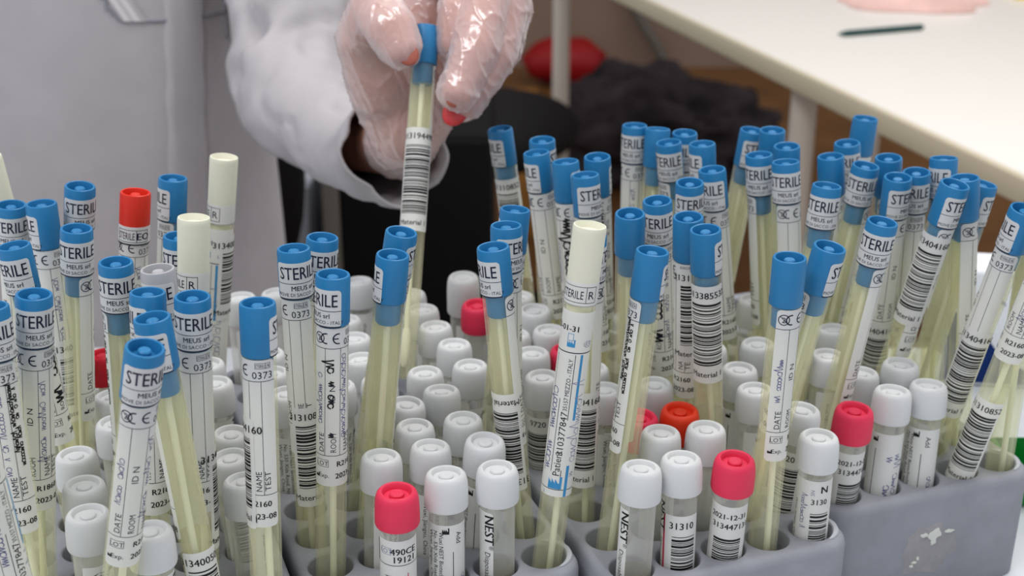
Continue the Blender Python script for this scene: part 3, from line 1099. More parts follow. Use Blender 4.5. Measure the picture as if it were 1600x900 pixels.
# id: cap, seal turn, label turn, lot, handwriting, sticker, description
LONG = {
 1: ('frosted', 0, 60, None, 0, None, 'pale frosted-cap swab tube cut off by the left edge, behind the blue caps'),
 2: ('blue', -15, -30, None, 0, None, 'blue-capped swab tube at the left edge, just below the frosted cap'),
 3: ('blue', -114, -7, None, 1, st('313404160', 40, 62, 40, 50), 'blue-capped tube at far left showing only letter E beside plain blue cap'),
 4: ('blue', -50, 60, None, 3, None, 'blue-capped ILE tube at far left tilting right, bold black marker writing'),
 5: ('blue', 18, -20, None, 0, None, 'highest blue-capped tube of the left group, in front of the white coat'),
 6: ('blue', -3, 104, None, 0, None, 'upright yellowish blue-capped tube at left with DATE and LOT print'),
 7: ('blue', 8, -1, 'R1860', 1, None, 'large upright blue-capped tube at far left lettered R1860'),
 8: ('blue', 0, -40, 'R2160', 4, None, 'blue-capped tube cut by the left edge, leaning, lettered R2160 at its foot'),
 9: ('red', 0, 0, None, 0, None, 'only red-capped long swab tube, marked STERILE EO, before the white coat'),
 10: ('blue', -5, -147, None, 4, None, 'upright blue-capped yellowish tube beside the frontmost leaning tube, handwriting down its left side'),
 11: ('blue', -100, -90, None, 0, None, 'blue-capped tube between the red-capped tube and the tall frosted cap'),
 12: ('blue', 0, 0, None, 0, None, 'blue cap mostly hidden behind the shorter frosted-cap tube at left'),
 13: ('grey', -40, -60, None, 0, None, 'only grey-capped swab tube, leaning behind blue caps at left'),
 14: ('frosted', -55, -80, None, 1, None, 'lower of two frosted-cap tubes in front of the white coat'),
 15: ('frosted', -75, -40, None, 0, st('313400507', 55, 37, 42, 40), 'tallest frosted-cap tube of the left group, with a barcode on its right side'),
 16: ('blue', -94, 0, None, 0, None, 'blue cap peeking out directly behind the two leaning caps at front left'),
 17: ('blue', -55, -150, None, 0, st('313400507', 10, 92, 42, 55), 'blue-capped yellow tube leaning left, squeezed behind the frontmost tube, barcode sticker ending 0507'),
 18: ('blue', 0, -25, '2023', 0, st('313404160', 88, 60, 45, 40), 'upright blue-capped tube with the full STERILE word, right of the frontmost leaning tube'),
 19: ('blue', 30, 37, 'R2160', 1, None, 'frontmost blue-capped tube, leaning right, with DATE, ROOM and LOT print'),
 20: ('blue', 125, -46, 'R2160', 0, st('313404160', -82, 43, 45, 40), 'upright blue-capped tube with 0373 and TEST print beside the left rack gap'),
 21: ('frosted', 0, 40, None, 1, None, 'tube cut by the lower left corner, its label striped blue'),
 22: ('blue', 19, -42, 'R2160', 0, st('31310852', 12, 66, 45, 48), 'blue-capped 0373 NAME tube with low barcode sticker, left of the CE tube'),
 23: ('blue', 12, 30, None, 0, None, 'blue cap rising behind the 0373 NAME tube and the CE tube'),
 24: ('blue', -61, 23, 'R2160', 2, None, 'upright blue-capped tube with large CE mark and ROOM handwriting, left of centre'),
 25: ('blue', -118, 170, None, 0, None, 'yellowish blue-capped tube without facing label, leaning right, in front of the held tube'),
 26: ('blue', 118, 150, None, 0, None, 'blue-capped tube tucked behind the leaning yellowish tube, below the held tube'),
 27: ('blue', 180, 150, None, 0, st('313194490', 0, 52, 51, 66), 'blue-capped barcode tube held up between gloved thumb and fingers'),
 28: ('blue', -74, 124, None, 0, st('313404160', -22, 62, 45, 55, True), 'blue-capped tube with upside-down Material sticker, tilting left, in the middle'),
 29: ('blue', 51, 90, None, 0, None, 'blue cap marked STE directly behind the cap of the upside-down sticker tube'),
 30: ('blue', -150, 150, None, 0, None, 'plain blue cap, topmost of three just right of the held tube'),
 31: ('frosted', -12, 0, None, 1, None, 'long frosted-cap tube in the centre, blue-striped label with Patient print'),
 32: ('blue', 90, 120, None, 0, st('313404160', -8, 68, 45, 60), 'tube hidden behind the frosted-cap Patient tube, barcode sticker showing at its foot'),
 33: ('blue', 180, 119, None, 0, None, 'plain blue cap with deep dark recess right of the central frosted cap'),
 34: ('blue', 141, -111, None, 4, None, 'blue-capped 0373 tube leaning right, next right of the frosted Patient tube'),
 35: ('blue', -85, 160, None, 0, st('31310852', -10, 26, 36, 55), 'leftmost blue-capped tube of the rear middle cluster, leaning left'),
 36: ('blue', 110, 60, None, 0, None, 'round blue cap rearmost behind the second tube of the rear middle cluster'),
 37: ('blue', -88, 0, None, 0, None, 'blue-capped tube with CE print, second from left in the rear middle cluster'),
 38: ('blue', 108, 0, None, 3, None, 'blue-capped marker-written tube left of the STE cap above the frosted cap'),
 39: ('blue', 51, 5, None, 0, None, 'blue cap marked STE directly above the central frosted cap'),
 40: ('blue', 146, 20, None, 3, None, 'blue-capped marker-written tube right of the STE cap above the frosted cap'),
 41: ('blue', -25, -20, None, 1, None, 'tallest left blue-capped tube of the rear right-centre cluster, marked RILE'),
 42: ('blue', 150, 120, None, 0, None, 'plain blue cap right next to the tall RILE tube at rear'),
 43: ('blue', -30, 60, None, 0, None, 'rearmost blue cap third along from the tall RILE tube'),
 44: ('blue', -25, -110, None, 0, None, 'blue-capped tube marked RILE in front of the two rearmost caps of its cluster'),
 45: ('blue', -93, 120, None, 0, None, 'blue cap with letter E at its left, right end of rear centre cluster'),
 46: ('blue', -40, 0, None, 0, None, 'blue-capped tube marked LE, below the right-end cap of the rear right-centre cluster'),
 47: ('blue', 20, 60, None, 0, None, 'blue cap marked STER, left neighbour of the LE cap'),
 48: ('blue', -10, 10, None, 3, None, 'blue-capped ERIL tube with marker writing, above the right-leaning 0373 tube'),
 49: ('blue', 160, -60, 'R2160', 0, st('31310852', 12, 22, 46, 40), 'plain blue-capped tube with partly hidden barcode, just left of the big barcode tube'),
 50: ('blue', 123, 175, None, 0, st('313385532', 0, 23.5, 46, 66), 'blue-capped tube with the large barcode numbered 313385532, in the right-centre'),
 51: ('blue', 60, 180, None, 0, None, 'blue-capped yellowish tube leaning right, left end of the four-cap square at rear right'),
 52: ('blue', 180, 120, None, 0, None, 'rearmost blue cap of the five-cap bunch at rear right'),
 53: ('blue', 180, 60, None, 0, None, 'plain blue cap right of the rear right bunch, above the TERIL cap'),
 54: ('blue', -20, -120, None, 2, None, 'blue-capped RILE tube with side writing, front left of rear right bunch'),
 55: ('blue', 0, 50, None, 0, None, 'blue-capped tube marked TERIL with CE beneath, front right of the rear right bunch'),
 56: ('blue', 180, 90, None, 0, None, 'blue cap overlapping the desk edge, highest on the right'),
 57: ('blue', -15, 60, None, 0, None, 'blue-capped tube directly below the cap that touches the desk edge'),
 58: ('blue', 180, 20, None, 4, None, 'plain blue cap just behind the strongly leaning ERILE tube'),
 59: ('blue', -8, 180, None, 0, None, 'blue-capped tube marked ERILE, leaning strongly right, with blue stopper showing below'),
 60: ('blue', 10, 140, None, 0, None, 'blue-capped tube marked STE, right of the leaning ERILE tube'),
 61: ('blue', 180, 60, None, 0, None, 'plain blue cap peeking out behind the STE cap beside the ERILE tube'),
 62: ('blue', 62, 60, None, 0, st('313404160', 0, 75, 44, 55), 'blue-capped STE tube directly left of the RILE cap in the right cluster'),
 63: ('blue', -15, -40, None, 0, None, 'blue-capped tube marked RILE with a dark recess in the right cluster'),
 64: ('blue', -58, 60, None, 0, None, 'blue cap marked E, rearmost in the right cluster below the desk edge'),
 65: ('blue', 180, 90, None, 0, None, 'plain blue cap peeking out behind the STE cap second from the right'),
 66: ('blue', 76, 100, None, 0, st('313404160', -10, 24, 46, 58), 'blue-capped tube with barcode sticker leaning right, second from the right end'),
 67: ('blue', 108, 180, None, 0, None, 'blue-capped clear yellowish tube marked ST leaning right, nearest the white and blue pack'),
 68: ('blue', -168, 73, None, 4, None, 'upright plain blue-capped tube with DATE print at the third rack front'),
 69: ('blue', 113, -114, None, 0, None, 'blue-capped tube leaning right marked ST, right neighbour of the upright DATE tube'),
 70: ('blue', 0, 114, None, 0, None, 'blue-capped yellow tube marked TERIL leaning right, above the raspberry-capped vial at right'),
 71: ('blue', -88, -54, None, 0, st('313404160', 0, 60, 48, 58), 'blue-capped barcode tube leaning out through the right edge of the photo'),
 72: ('blue', 0, -30, 'R2160', 1, st('31310852', -8, 108, 46, 62), 'right-leaning tube with NAME print and a barcode sticker at its foot'),
 73: ('blue', 180, 150, None, 0, None, 'clear yellowish tube in the last hole at the right end of the rack'),
}
GROUP = {'blue': 'blue-capped swab tubes in the racks', 'frosted': 'frosted-cap swab tubes in the racks', 'red': 'swab tubes with other caps', 'grey': 'swab tubes with other caps'}

for k, (cap, p1, p2, lot, hand, stick, txt) in LONG.items():
    P = LONG_POSE[k]
    top, b0 = world_pt(P[3:]), world_pt(P[:3])
    L = WHITE_L if cap == 'frosted' else BLUE_L
    bot = top + (b0 - top).normalized() * L * K
    root = empty('swab_tube', bot, txt, 'swab tube', GROUP[cap] if k != 27 else None)
    root.rotation_euler = frame_to(bot, top).to_euler()
    up = L * K

    def part(name, me, phi=0, label=None, z=0.0):
        o = link(name, me, root)
        o.location = (0, 0, up + z * K)
        o.rotation_euler = (0, 0, math.radians(phi))
        if label:
            o['label'] = label
        return o
    part('tube', TUBE_WHITE if cap == 'frosted' else TUBE_BLUE)
    part('cap', CAPS[cap], p1)
    sh, tip = (SWABS_W[k % 3] if cap == 'frosted' else SWABS[k % 6])
    sw = part('swab', sh)
    tp = link('swab_tip', tip, sw)
    if cap == 'frosted':
        part('seal_band', printed(('frosted_band',), lambda: white_seal_sheet(6.35), 6.35), p1)
        part('tube_label', printed(('striped_label',), lambda: white_label_sheet(TUBE_R), TUBE_R), p2)
    elif cap == 'red':
        part('seal_band', printed(('red_band',), lambda: red_seal_sheet(CAP_R), CAP_R), 12)
        part('tube_label', printed(('label', 'R2160', 1), lambda: label_sheet(TUBE_R, 'R2160', '2023-08', 1, 5), TUBE_R), p2)
    else:
        part('seal', printed(('cap_seal',), lambda: seal_sheet(CAP_R), CAP_R), p1)
        ex = '2023-07' if lot == 'R1860' else '2023-08'
        lt = 'R1860' if lot == 'R1860' else 'R2160'
        part('tube_label', printed(('label', lt, hand), lambda: label_sheet(TUBE_R, lt, ex, hand, 7 + hand * 3), TUBE_R), p2)
    if stick:
        num, phi, start, length, half, flip = stick
        part('barcode_sticker', printed(('sticker', num, length, half, int(flip)), lambda: sticker_sheet(TUBE_R + 0.2, num, length, len(num) * 7 + int(length), half, flip), TUBE_R + 0.2), phi, None, -start)

# ------------------------------------------------------------------ short vials
VIAL_L, VCAP = 93.0, 14.6


def vial_cap_mesh(m, tall=False, deep=2.6):
    bm = bmesh.new()
    z = -21.0 if tall else -VCAP
    lathe(bm, mm([(0, -0.9), (2.4, -0.95), (2.85, -1.3), (2.9, -deep), (5.2, -deep), (5.45, -0.8), (5.9, -0.2), (6.5, -0.05), (7.2, -0.4), (7.8, -1.15), (8.15, -2.2), (8.35, -3.6), (8.5, -5.5), (8.62, -8), (8.7, z + 1.0), (8.55, z + 0.3), (8.1, z), (7.3, z), (7.3, -6), (0, -6)]), 96,
          rib=lambda i, zz: (0.10 * K if i % 2 else 0) if zz < -3.5 * K and zz > (z + 0.5) * K else 0)
    return to_mesh('cap', bm, M[m], 35)


def vial_mesh():
    bm = bmesh.new()
    lathe(bm, mm([(6.2, -6.5), (7.0, -6.5), (7.05, -20), (7.0, -VIAL_L + 12), (6.9, -VIAL_L + 10), (3.0, -VIAL_L + 1), (0, -VIAL_L)]), 36)
    return to_mesh('vial', bm, M['vial'], 50)


def liquid_mesh():
    bm = bmesh.new()
    lathe(bm, mm([(0, -47), (5.9, -47.1), (6.25, -46.5), (6.2, -VIAL_L + 12.5), (2.6, -VIAL_L + 2), (0, -VIAL_L + 1.2)]), 28)
    return to_mesh('liquid', bm, M['liquid'], 50)


VCAPS = {'w': vial_cap_mesh('milky', deep=2.0), 'pink': vial_cap_mesh('pink'), 'red': vial_cap_mesh('vermilion'), 'crimson': vial_cap_mesh('crimson'), 'tall': vial_cap_mesh('milky', True, 1.4)}
VIAL, LIQ = vial_mesh(), liquid_mesh()
SHORT = {
 1: ('pink', 'lot', 0, 'raspberry-capped vial labelled 490CE in the front row of the second rack'),
 2: ('w', 'maker', 0, 'white-capped vial with maker address and factory mark, right of the front raspberry-capped vial'),
 3: ('w', 'nest', 15, 'white-capped vial labelled NEST in the front row of the second rack'),
 4: ('w', 'maker', 70, 'white-capped vial behind and left of the front raspberry-capped vial'),
 5: ('w', 'maker', 40, 'white-capped vial directly behind the factory-mark vial of the second rack'),
 6: ('w', 'maker', -40, 'white-capped vial directly behind the front NEST vial of the second rack'),
 7: ('w', 'maker', 80, 'white-capped vial second behind the front raspberry vial, left of the upside-down sticker tube'),
 8: ('w', 'maker', 60, 'white-capped vial left of the barcode on the upside-down sticker tube'),
 9: ('w', 'nest', 100, 'white-capped vial close behind another one, right next to the leaning yellowish tube'),
 10: ('w', 'maker', 75, 'white cap in fourth row of second rack, left of the upside-down sticker'),
 11: ('w', 'maker', 90, 'white-capped vial right of the held tube foot, fifth row of the second rack'),
 12: ('w', 'maker', 60, 'white-capped vial touching the left side of the upside-down sticker tube, fifth row'),
 13: ('w', 'nest', 120, 'white-capped vial in front of the rear raspberry-capped vial, left of the sticker tube'),
 14: ('w', 'nest', 120, 'white-capped vial behind and left of the one before the rear raspberry vial'),
 15: ('w', 'nest', 120, 'white-capped vial peeking out right of the held tube, eighth row'),
 16: ('w', 'nest', 120, 'small white cap peeking out right of the held tube, ninth row'),
 17: ('w', 'nest', 120, 'farthest white cap between the CE tube and the yellowish leaning tube'),
 18: ('w', 'nest', 120, 'white cap second from back between the CE tube and yellowish tube'),
 19: ('w', 'nest', 120, 'white cap third from the back between the CE tube and the yellowish tube'),
 20: ('w', 'maker', 80, 'white-capped vial emerging right of the CE tube at half its height'),
 21: ('w', 'nest', 120, 'white-capped vial half hidden left of the leaning yellowish tube'),
 22: ('w', 'nest', 120, 'white-capped vial hidden behind the leaning yellowish tube'),
 23: ('w', 'nest', 120, 'pale blurred white cap at the very back behind the 0373 TEST tube'),
 24: ('w', 'nest', 120, 'pale blurred white cap at the very back, left of the 0373 NAME tube'),
 25: ('w', 'nest', 120, 'white cap behind the 0373 TEST tube, rear one of the two there'),
 26: ('w', 'nest', 120, 'white cap behind the 0373 TEST tube, front one of the two there'),
 27: ('w', 'maker', 20, 'white-capped vial with address label between the 0373 TEST and 0373 NAME tubes'),
 28: ('w', 'ladder', -20, 'white-capped vial with barcode label leaning beside the frosted Patient tube'),
 29: ('w', 'nest', 120, 'white-capped vial left of the frosted Patient tube, behind the barcode-labelled vial'),
 30: ('w', 'maker', 100, 'white cap behind the frosted Patient tube, close to a raspberry cap edge'),
 31: ('w', 'nest', 120, 'white cap touching the right side of the upside-down sticker tube'),
 32: ('w', 'nest', 120, 'farthest white cap between the sticker tube and the frosted Patient tube'),
 33: ('w', 'nest', 120, 'white cap second from back left of the frosted Patient tube'),
 34: ('pink', 'maker', 120, 'raspberry-capped vial almost hidden behind the frosted Patient tube'),
 35: ('pink', 'maker', 120, 'rear raspberry-capped vial beside a tall white cap, left of the sticker tube'),
 36: ('tall', 'maker', 60, 'vial with tall rounded white cap against dark background behind rear raspberry cap'),
 37: ('w', 'maker', 60, 'white-capped vial between the frosted Patient tube and the leaning 0373 tube'),
 38: ('w', 'nest', 120, 'white cap peeking out behind the vial next to the leaning 0373 tube'),
 39: ('w', 'nest', 120, 'white-capped vial behind the vermilion-capped vial'),
 40: ('pink', 'maker', 120, 'raspberry-capped vial mostly hidden left of the vermilion-capped vial'),
 41: ('red', 'maker', 120, 'only vermilion orange-red capped vial, below the big barcode tube'),
 42: ('w', 'maker', 150, 'white-capped vial in front of the vermilion-capped vial, left of the two'),
 43: ('w', 'maker', 150, 'white-capped vial in front of the vermilion-capped vial, right of the two'),
 44: ('w', 'nest', -2, 'white-capped NEST vial at the front left corner of the third rack'),
 45: ('w', 'code', 0, 'white-capped vial with magenta stripe and barcode 31310'),
 46: ('pink', 'number', 0, 'raspberry-capped vial with barcode 313447131 in the front row of the third rack'),
 47: ('w', 'enn', 0, 'white-capped vial marked N at the right front corner of third rack'),
 48: ('w', 'ladder', -25, 'white-capped vial numbered 9720 behind the one marked N'),
 49: ('w', 'sign', 10, 'white-capped vial right of the big barcode tube, with written label'),
 50: ('w', 'sign', 60, 'white-capped vial just left of the upright DATE tube'),
 51: ('w', 'nest', 120, 'white cap peeking out right of the big barcode tube, behind the written-label vial'),
 52: ('w', 'maker', 10, 'tilted white-capped vial at the back, left of the upright DATE tube'),
 53: ('w', 'nest', 120, 'white cap directly left of the upright DATE tube near the tilted white cap'),
 54: ('w', 'nest', 120, 'rear white cap between the leaning ST tube and yellow TERIL tube'),
 55: ('w', 'nest', 120, 'front white-capped vial between the leaning ST tube and yellow TERIL tube'),
 56: ('w', 'nest', 120, 'white cap right behind the right-hand raspberry cap, beside the yellow TERIL tube'),
 57: ('w', 'nest', 120, 'white cap behind the two front white caps of the right-end rack'),
 58: ('w', 'sign', 0, 'white-capped vial with signed label right of the raspberry-capped vial in the right-end rack'),
 59: ('w', 'maker', -20, 'white-capped vial with fine address lines, third in front row of the right-end rack'),
 60: ('pink', 'number', 30, 'raspberry-capped vial at the left front corner of the right-end rack'),
 61: ('w', 'nest', 120, 'frontmost white-capped vial of the left rack, right of the frontmost leaning tube'),
 62: ('w', 'maker', 60, 'front one of three white caps in a row at lower left'),
 63: ('w', 'maker', 120, 'middle one of three white caps in a row at lower left'),
 64: ('w', 'maker', 120, 'rear one of three white caps in a row at lower left'),
 65: ('w', 'ladder', 30, 'front of two white-capped vials left of the 0373 TEST tube'),
 66: ('w', 'maker', 120, 'rear of two white-capped vials left of the 0373 TEST tube'),
 67: ('w', 'nest', 150, 'white-capped vial mostly hidden behind the foot of the 0373 TEST tube'),
 68: ('w', 'nest', 120, 'white cap just right of the full STERILE tube, front of two'),
 69: ('w', 'nest', 120, 'white cap just right of the full STERILE tube, rear of two'),
 70: ('crimson', 'maker', 120, 'crimson-capped vial half hidden between two yellowish tubes at left'),
 71: ('w', 'nest', 120, 'white cap below the crimson cap at left, rear of two'),
 72: ('w', 'nest', 120, 'white cap below the crimson cap at left, front of two'),
}
for k, (cap, kind, phi, txt) in SHORT.items():
    P = SHORT_POSE[k]
    bot, top = world_pt(P[:3]), world_pt(P[3:])
    root = empty('sample_vial', bot, txt, 'sample vial', 'short screw-cap vials in the racks')
    root.rotation_euler = frame_to(bot, top).to_euler()
    L = (top - bot).length
    for name, me, ph, z in (('vial', VIAL, 0, 0), ('cap', VCAPS[cap], k * 37, 0), ('vial_label', printed(('vial_label', kind), lambda: vial_sheet(7.1, kind), 7.1), phi, -(21.0 if cap == 'tall' else VCAP) * K)):
        o = link(name, me, root)
        o.location = (0, 0, VIAL_L * K + z)
        o.rotation_euler = (0, 0, math.radians(ph))
    if k in (3, 44, 45, 2, 4):
        o = link('liquid', LIQ, root)
        o.location = (0, 0, VIAL_L * K)
    if k == 36:
        for ch in root.children:
            ch.location.z += 0.007

# ------------------------------------------------------------------ small things on the table
def oriented_box(bm, o, ux, uy, lx, ly, z0, z1, mi=0, bev=0.0):
    """box from corner o along ux (length lx) and uy (length ly)"""
    b2 = bmesh.new()
    box(b2, 0, lx, 0, ly, z0, z1, mi, bev)
    mtx = Matrix(((ux.x, uy.x, 0, o.x), (ux.y, uy.y, 0, o.y), (0, 0, 1, 0), (0, 0, 0, 1)))
    bmesh.ops.transform(b2, matrix=mtx, verts=b2.verts)
    tmp = bpy.data.meshes.new('tmp')
    b2.to_mesh(tmp)
    b2.free()
    bm.from_mesh(tmp)
    bpy.data.meshes.remove(tmp)


g = on_z(1520, 602, TABLE)
pk = empty('wipes_pack', (g.x - 0.010, g.y, TABLE), 'white and blue upright pack between leaning tubes at the right', 'pack')
pk.rotation_euler = (0, 0, -0.15)
bm = bmesh.new()
box(bm, -0.012, 0.046, 0.0, 0.034, 0, 0.076, bev=0.003)
link('carton', to_mesh('carton', bm, M['packwhite']), pk)
bm = bmesh.new()
bm.faces.new([bm.verts.new((x, -0.0006, z)) for x, z in ((-0.011, 0.003), (0.044, 0.003), (0.044, 0.010), (0.024, 0.020), (0.004, 0.046), (-0.011, 0.050))])
bmesh.ops.solidify(bm, geom=bm.faces[:], thickness=0.0005)
f = link('printed_panel', to_mesh('printed_panel', bm, M['packblue']), pk)
f['label'] = 'dark blue printed panel'
bm = bmesh.new()
tube_path(bm, [(0.015 + 0.008 * math.cos(math.radians(a)), -0.0004, 0.051 + 0.007 * math.sin(math.radians(a))) for a in range(30, 231, 20)], [0.0003 + 0.0014 * math.sin(math.pi * k / 10) for k in range(11)], 6)
for v in bm.verts:
    v.co.y = -0.0004 + (v.co.y + 0.0004) * 0.2
f = link('arc_mark', to_mesh('arc_mark', bm, M['packblue']), pk)
f['label'] = 'blue arc mark'

g = on_z(1600, 800, TABLE)
gb = empty('green_tray', (g.x + 0.018, g.y + 0.008, TABLE), 'green plastic tray on the table at the right edge, beside the scuffed rack', 'tray')
bm = bmesh.new()
box(bm, -0.026, 0.07, -0.004, 0.034, 0, 0.022, bev=0.003)
bm.faces.ensure_lookup_table()
tf = max(bm.faces, key=lambda q: q.calc_center_median().z * 10 + q.calc_area())
r = bmesh.ops.inset_region(bm, faces=[tf], thickness=0.003)
bmesh.ops.translate(bm, verts=tf.verts, vec=(0, 0, -0.017))
link('tray_body', to_mesh('tray_body', bm, M['green']), gb)

# ------------------------------------------------------------------ the desk at the right
e0, e1 = on_z(1018, 0, 0.75), on_z(1600, 274, 0.75)
dirv = (e0 - e1).normalized()              # along the front edge, away from the camera
nrm = Vector((dirv.y, -dirv.x, 0))         # to the right, over the desk
near = e1 - dirv * 0.10
LEN = 2.35
dk = empty('desk', (near + dirv * LEN / 2 + nrm * 0.4) * 1.0, 'white desk with cream edge at the upper right, a pen lying on it', 'desk')
dk.location.z = 0
DKI = dk.location.copy()
bm = bmesh.new()
oriented_box(bm, near - DKI + nrm * 0.003, dirv, nrm, LEN, 0.80, 0.724, 0.75, bev=0.002)
link('desktop', to_mesh('desktop', bm, M['desk']), dk)
bm = bmesh.new()
oriented_box(bm, near - DKI - nrm * 0.004, dirv, nrm, LEN, 0.007, 0.722, 0.7497, bev=0.003)
f = link('edge_band', to_mesh('edge_band', bm, M['edge']), dk)
f['label'] = 'cream rounded edge band'


def edge_hit(px):
    """distance along the front edge where it crosses a column of the photograph"""
    lo, hi = -1.0, 6.0
    for _ in range(60):
        mid = (lo + hi) / 2
        p = near + dirv * mid - CAM
        d = p.y * math.cos(PITCH) - p.z * math.sin(PITCH)
        if 800 + F_PX * p.x / d > px:
            lo = mid
        else:
            hi = mid
    return lo


for px in (1222, 852):
    t0 = min(edge_hit(px), LEN - 0.03)
    for off in (0.035, 0.75):
        p = near + dirv * t0 + nrm * off - DKI
        bm = bmesh.new()
        lathe(bm, [(0, 0.724), (0.017, 0.724), (0.017, 0.02), (0.022, 0.018), (0.022, 0), (0, 0)], 20, ox=p.x, oy=p.y)
        link('leg', to_mesh('leg', bm, M['leg']), dk)

a, b = on_z(1310, 53, 0.7545), on_z(1442, 42, 0.7545)
bm = bmesh.new()
d = (b - a)
tube_path(bm, [a, a + d * 0.06, a + d * 0.10, a + d * 0.6, a + d * 0.97, b], [0.0012, 0.0032, 0.0042, 0.0044, 0.0042, 0.0030], 14)
tag(link('ballpoint_pen', to_mesh('ballpoint_pen', bm, M['pen_body'])), 'dark green ballpoint pen lying on the white desk', 'pen')
p = on_z(1330, -20, 0.7502)
bm = bmesh.new()
oriented_box(bm, Vector((p.x - 0.10, p.y - 0.08, 0)), Vector((1, 0.12, 0)).normalized(), Vector((-0.12, 1, 0)).normalized(), 0.21, 0.297, 0.7502, 0.7512)
tag(link('paper_sheet', to_mesh('paper_sheet', bm, M['sheet'])), 'white paper sheet on the desk under the pink tissue', 'paper')
bm = bmesh.new()
c = on_z(1415, -2, 0.751)
bmesh.ops.create_uvsphere(bm, u_segments=48, v_segments=24, radius=1)
for v in bm.verts:
    x, y, z = v.co
    n = noise.noise(Vector((x * 2.2, y * 2.2, 3.1)))
    n2 = noise.noise(Vector((x * 6, y * 6, 1.1)))
    v.co = Vector((c.x + x * 0.115 * (1 + 0.3 * n), c.y + y * 0.13 * (1 + 0.35 * n), c.z + max(0, z) * (0.030 + 0.014 * n + 0.010 * n2)))
tag(link('crumpled_tissue', to_mesh('crumpled_tissue', bm, M['pinkcloth'], 60)), 'pale pink crumpled tissue on the desk behind the pen', 'tissue')
p = on_z(1600, -2, 0.7505)
bm = bmesh.new()
oriented_box(bm, p + Vector((-0.012, -0.008, 0)), Vector((1, 0.1, 0)).normalized(), Vector((-0.1, 1, 0)).normalized(), 0.08, 0.08, 0.7502, 0.760, bev=0.0008)
tag(link('note_block', to_mesh('note_block', bm, M['note'])), 'yellow note block at the upper right corner on the desk', 'note block')

# ------------------------------------------------------------------ things behind, on the floor
p = on_y(1030, 205, 3.7)
bm = bmesh.new()
bmesh.ops.create_icosphere(bm, subdivisions=5, radius=1)
for v in bm.verts:
    q = v.co.copy()
    n = noise.fractal(q * 2.0 + Vector((4, 2, 7)), 1.0, 2.0, 4)
    k = 1 + 0.32 * n
    v.co = Vector((p.x + q.x * 0.31 * k, p.y + q.y * 0.28 * k, max(0.0, 0.10 + q.z * 0.17 * k * (1 + 0.25 * q.x * -1))))
tag(link('dark_coat', to_mesh('dark_coat', bm, M['darkcloth'], 80)), 'dark coat lying in a heap on the brown floor under the desk', 'coat')
p = on_y(882, 104, 4.72)
bm = bmesh.new()
bmesh.ops.create_icosphere(bm, subdivisions=4, radius=1)
for v in bm.verts:
    q = v.co.copy()
    n = noise.noise(q * 1.8 + Vector((1, 5, 2)))
    v.co = Vector((p.x + q.x * 0.145 * (1 + 0.15 * n), p.y + q.y * 0.10, max(0.0, 0.085 + q.z * 0.085 * (1 + 0.2 * n))))
tag(link('red_bag', to_mesh('red_bag', bm, M['redbag'], 80)), 'red bag on the floor against the beige wall, behind a desk leg', 'bag')
bm = bmesh.new()
pts = [on_y(px, v, 4.93) for px, v in ((968, -60), (985, 0), (1005, 40), (1028, 75), (1042, 110), (1040, 150))]
fine = []
for i in range(len(pts) - 1):
    for k in range(4):
        t_ = k / 4
        fine.append(pts[i].lerp(pts[i + 1], t_))
fine.append(pts[-1])
tube_path(bm, fine, 0.02, 10)
tag(link('hanging_cable', to_mesh('hanging_cable', bm, M['cable'])), 'thick grey cable hanging down the beige wall below the desk', 'cable')

# drawer cabinet, computer tower, crate
y = 1.75
xa, xb = on_y(215, 400, y).x, on_y(492, 400, y).x
zt = on_y(430, 288, y).z
cb = empty('drawer_cabinet', ((xa + xb) / 2, y + 0.25, 0), 'light grey drawer cabinet behind the white coat, left of the black computer tower', 'cabinet')
w2 = (xb - xa) / 2
bm = bmesh.new()
box(bm, -w2, w2, -0.235, 0.25, 0.0, zt, bev=0.004)
link('carcass', to_mesh('carcass', bm, M['cabinet']), cb)
for k in range(3):
    bm = bmesh.new()
    h = zt / 3
    box(bm, -w2 + 0.004, w2 - 0.004, -0.25, -0.2352, k * h + 0.006, (k + 1) * h - 0.004, bev=0.002)
    dr = link('drawer', to_mesh('drawer', bm, M['cabinet']), cb)
    bm = bmesh.new()
    tube_path(bm, [(-0.05, -0.25, (k + 1) * h - 0.05), (-0.05, -0.27, (k + 1) * h - 0.05), (0.05, -0.27, (k + 1) * h - 0.05), (0.05, -0.25, (k + 1) * h - 0.05)], 0.005, 8)
    link('handle', to_mesh('handle', bm, M['leg']), dr)
xa, xb = on_y(500, 350, 1.65).x, on_y(768, 350, 1.65).x
zt = on_y(640, 215, 1.65).z
pc = empty('computer_tower', ((xa + xb) / 2, 1.65 + 0.2, 0), 'black computer tower standing under the held tube, behind the racks', 'computer')
w2 = (xb - xa) / 2
bm = bmesh.new()
box(bm, -w2 + 0.001, w2, -0.19, 0.2, 0.015, zt, bev=0.006)
link('housing', to_mesh('housing', bm, M['blackpl']), pc)
bm = bmesh.new()
box(bm, -w2 + 0.028, w2 - 0.003, -0.2, -0.191, 0.02, zt - 0.005, bev=0.004)
link('front_panel', to_mesh('front_panel', bm, M['blackpl']), pc)
bm = bmesh.new()
box(bm, -w2 + 0.004, -w2 + 0.026, -0.2, -0.191, 0.02, zt - 0.005, bev=0.003)
f = link('trim_strip', to_mesh('trim_strip', bm, M['cable']), pc)
f['label'] = 'grey vertical trim strip'
for sx in (-1, 1):
    for sy in (-0.15, 0.15):
        bm = bmesh.new()
        lathe(bm, [(0, 0), (0.012, 0), (0.014, 0.016), (0, 0.016)], 16, ox=sx * (w2 - 0.03), oy=sy)
        link('foot', to_mesh('foot', bm, M['blackpl']), pc)
y = 3.1
xa, xb = on_y(803, 300, y).x, on_y(842, 300, y).x
zt = on_y(820, 168, y).z
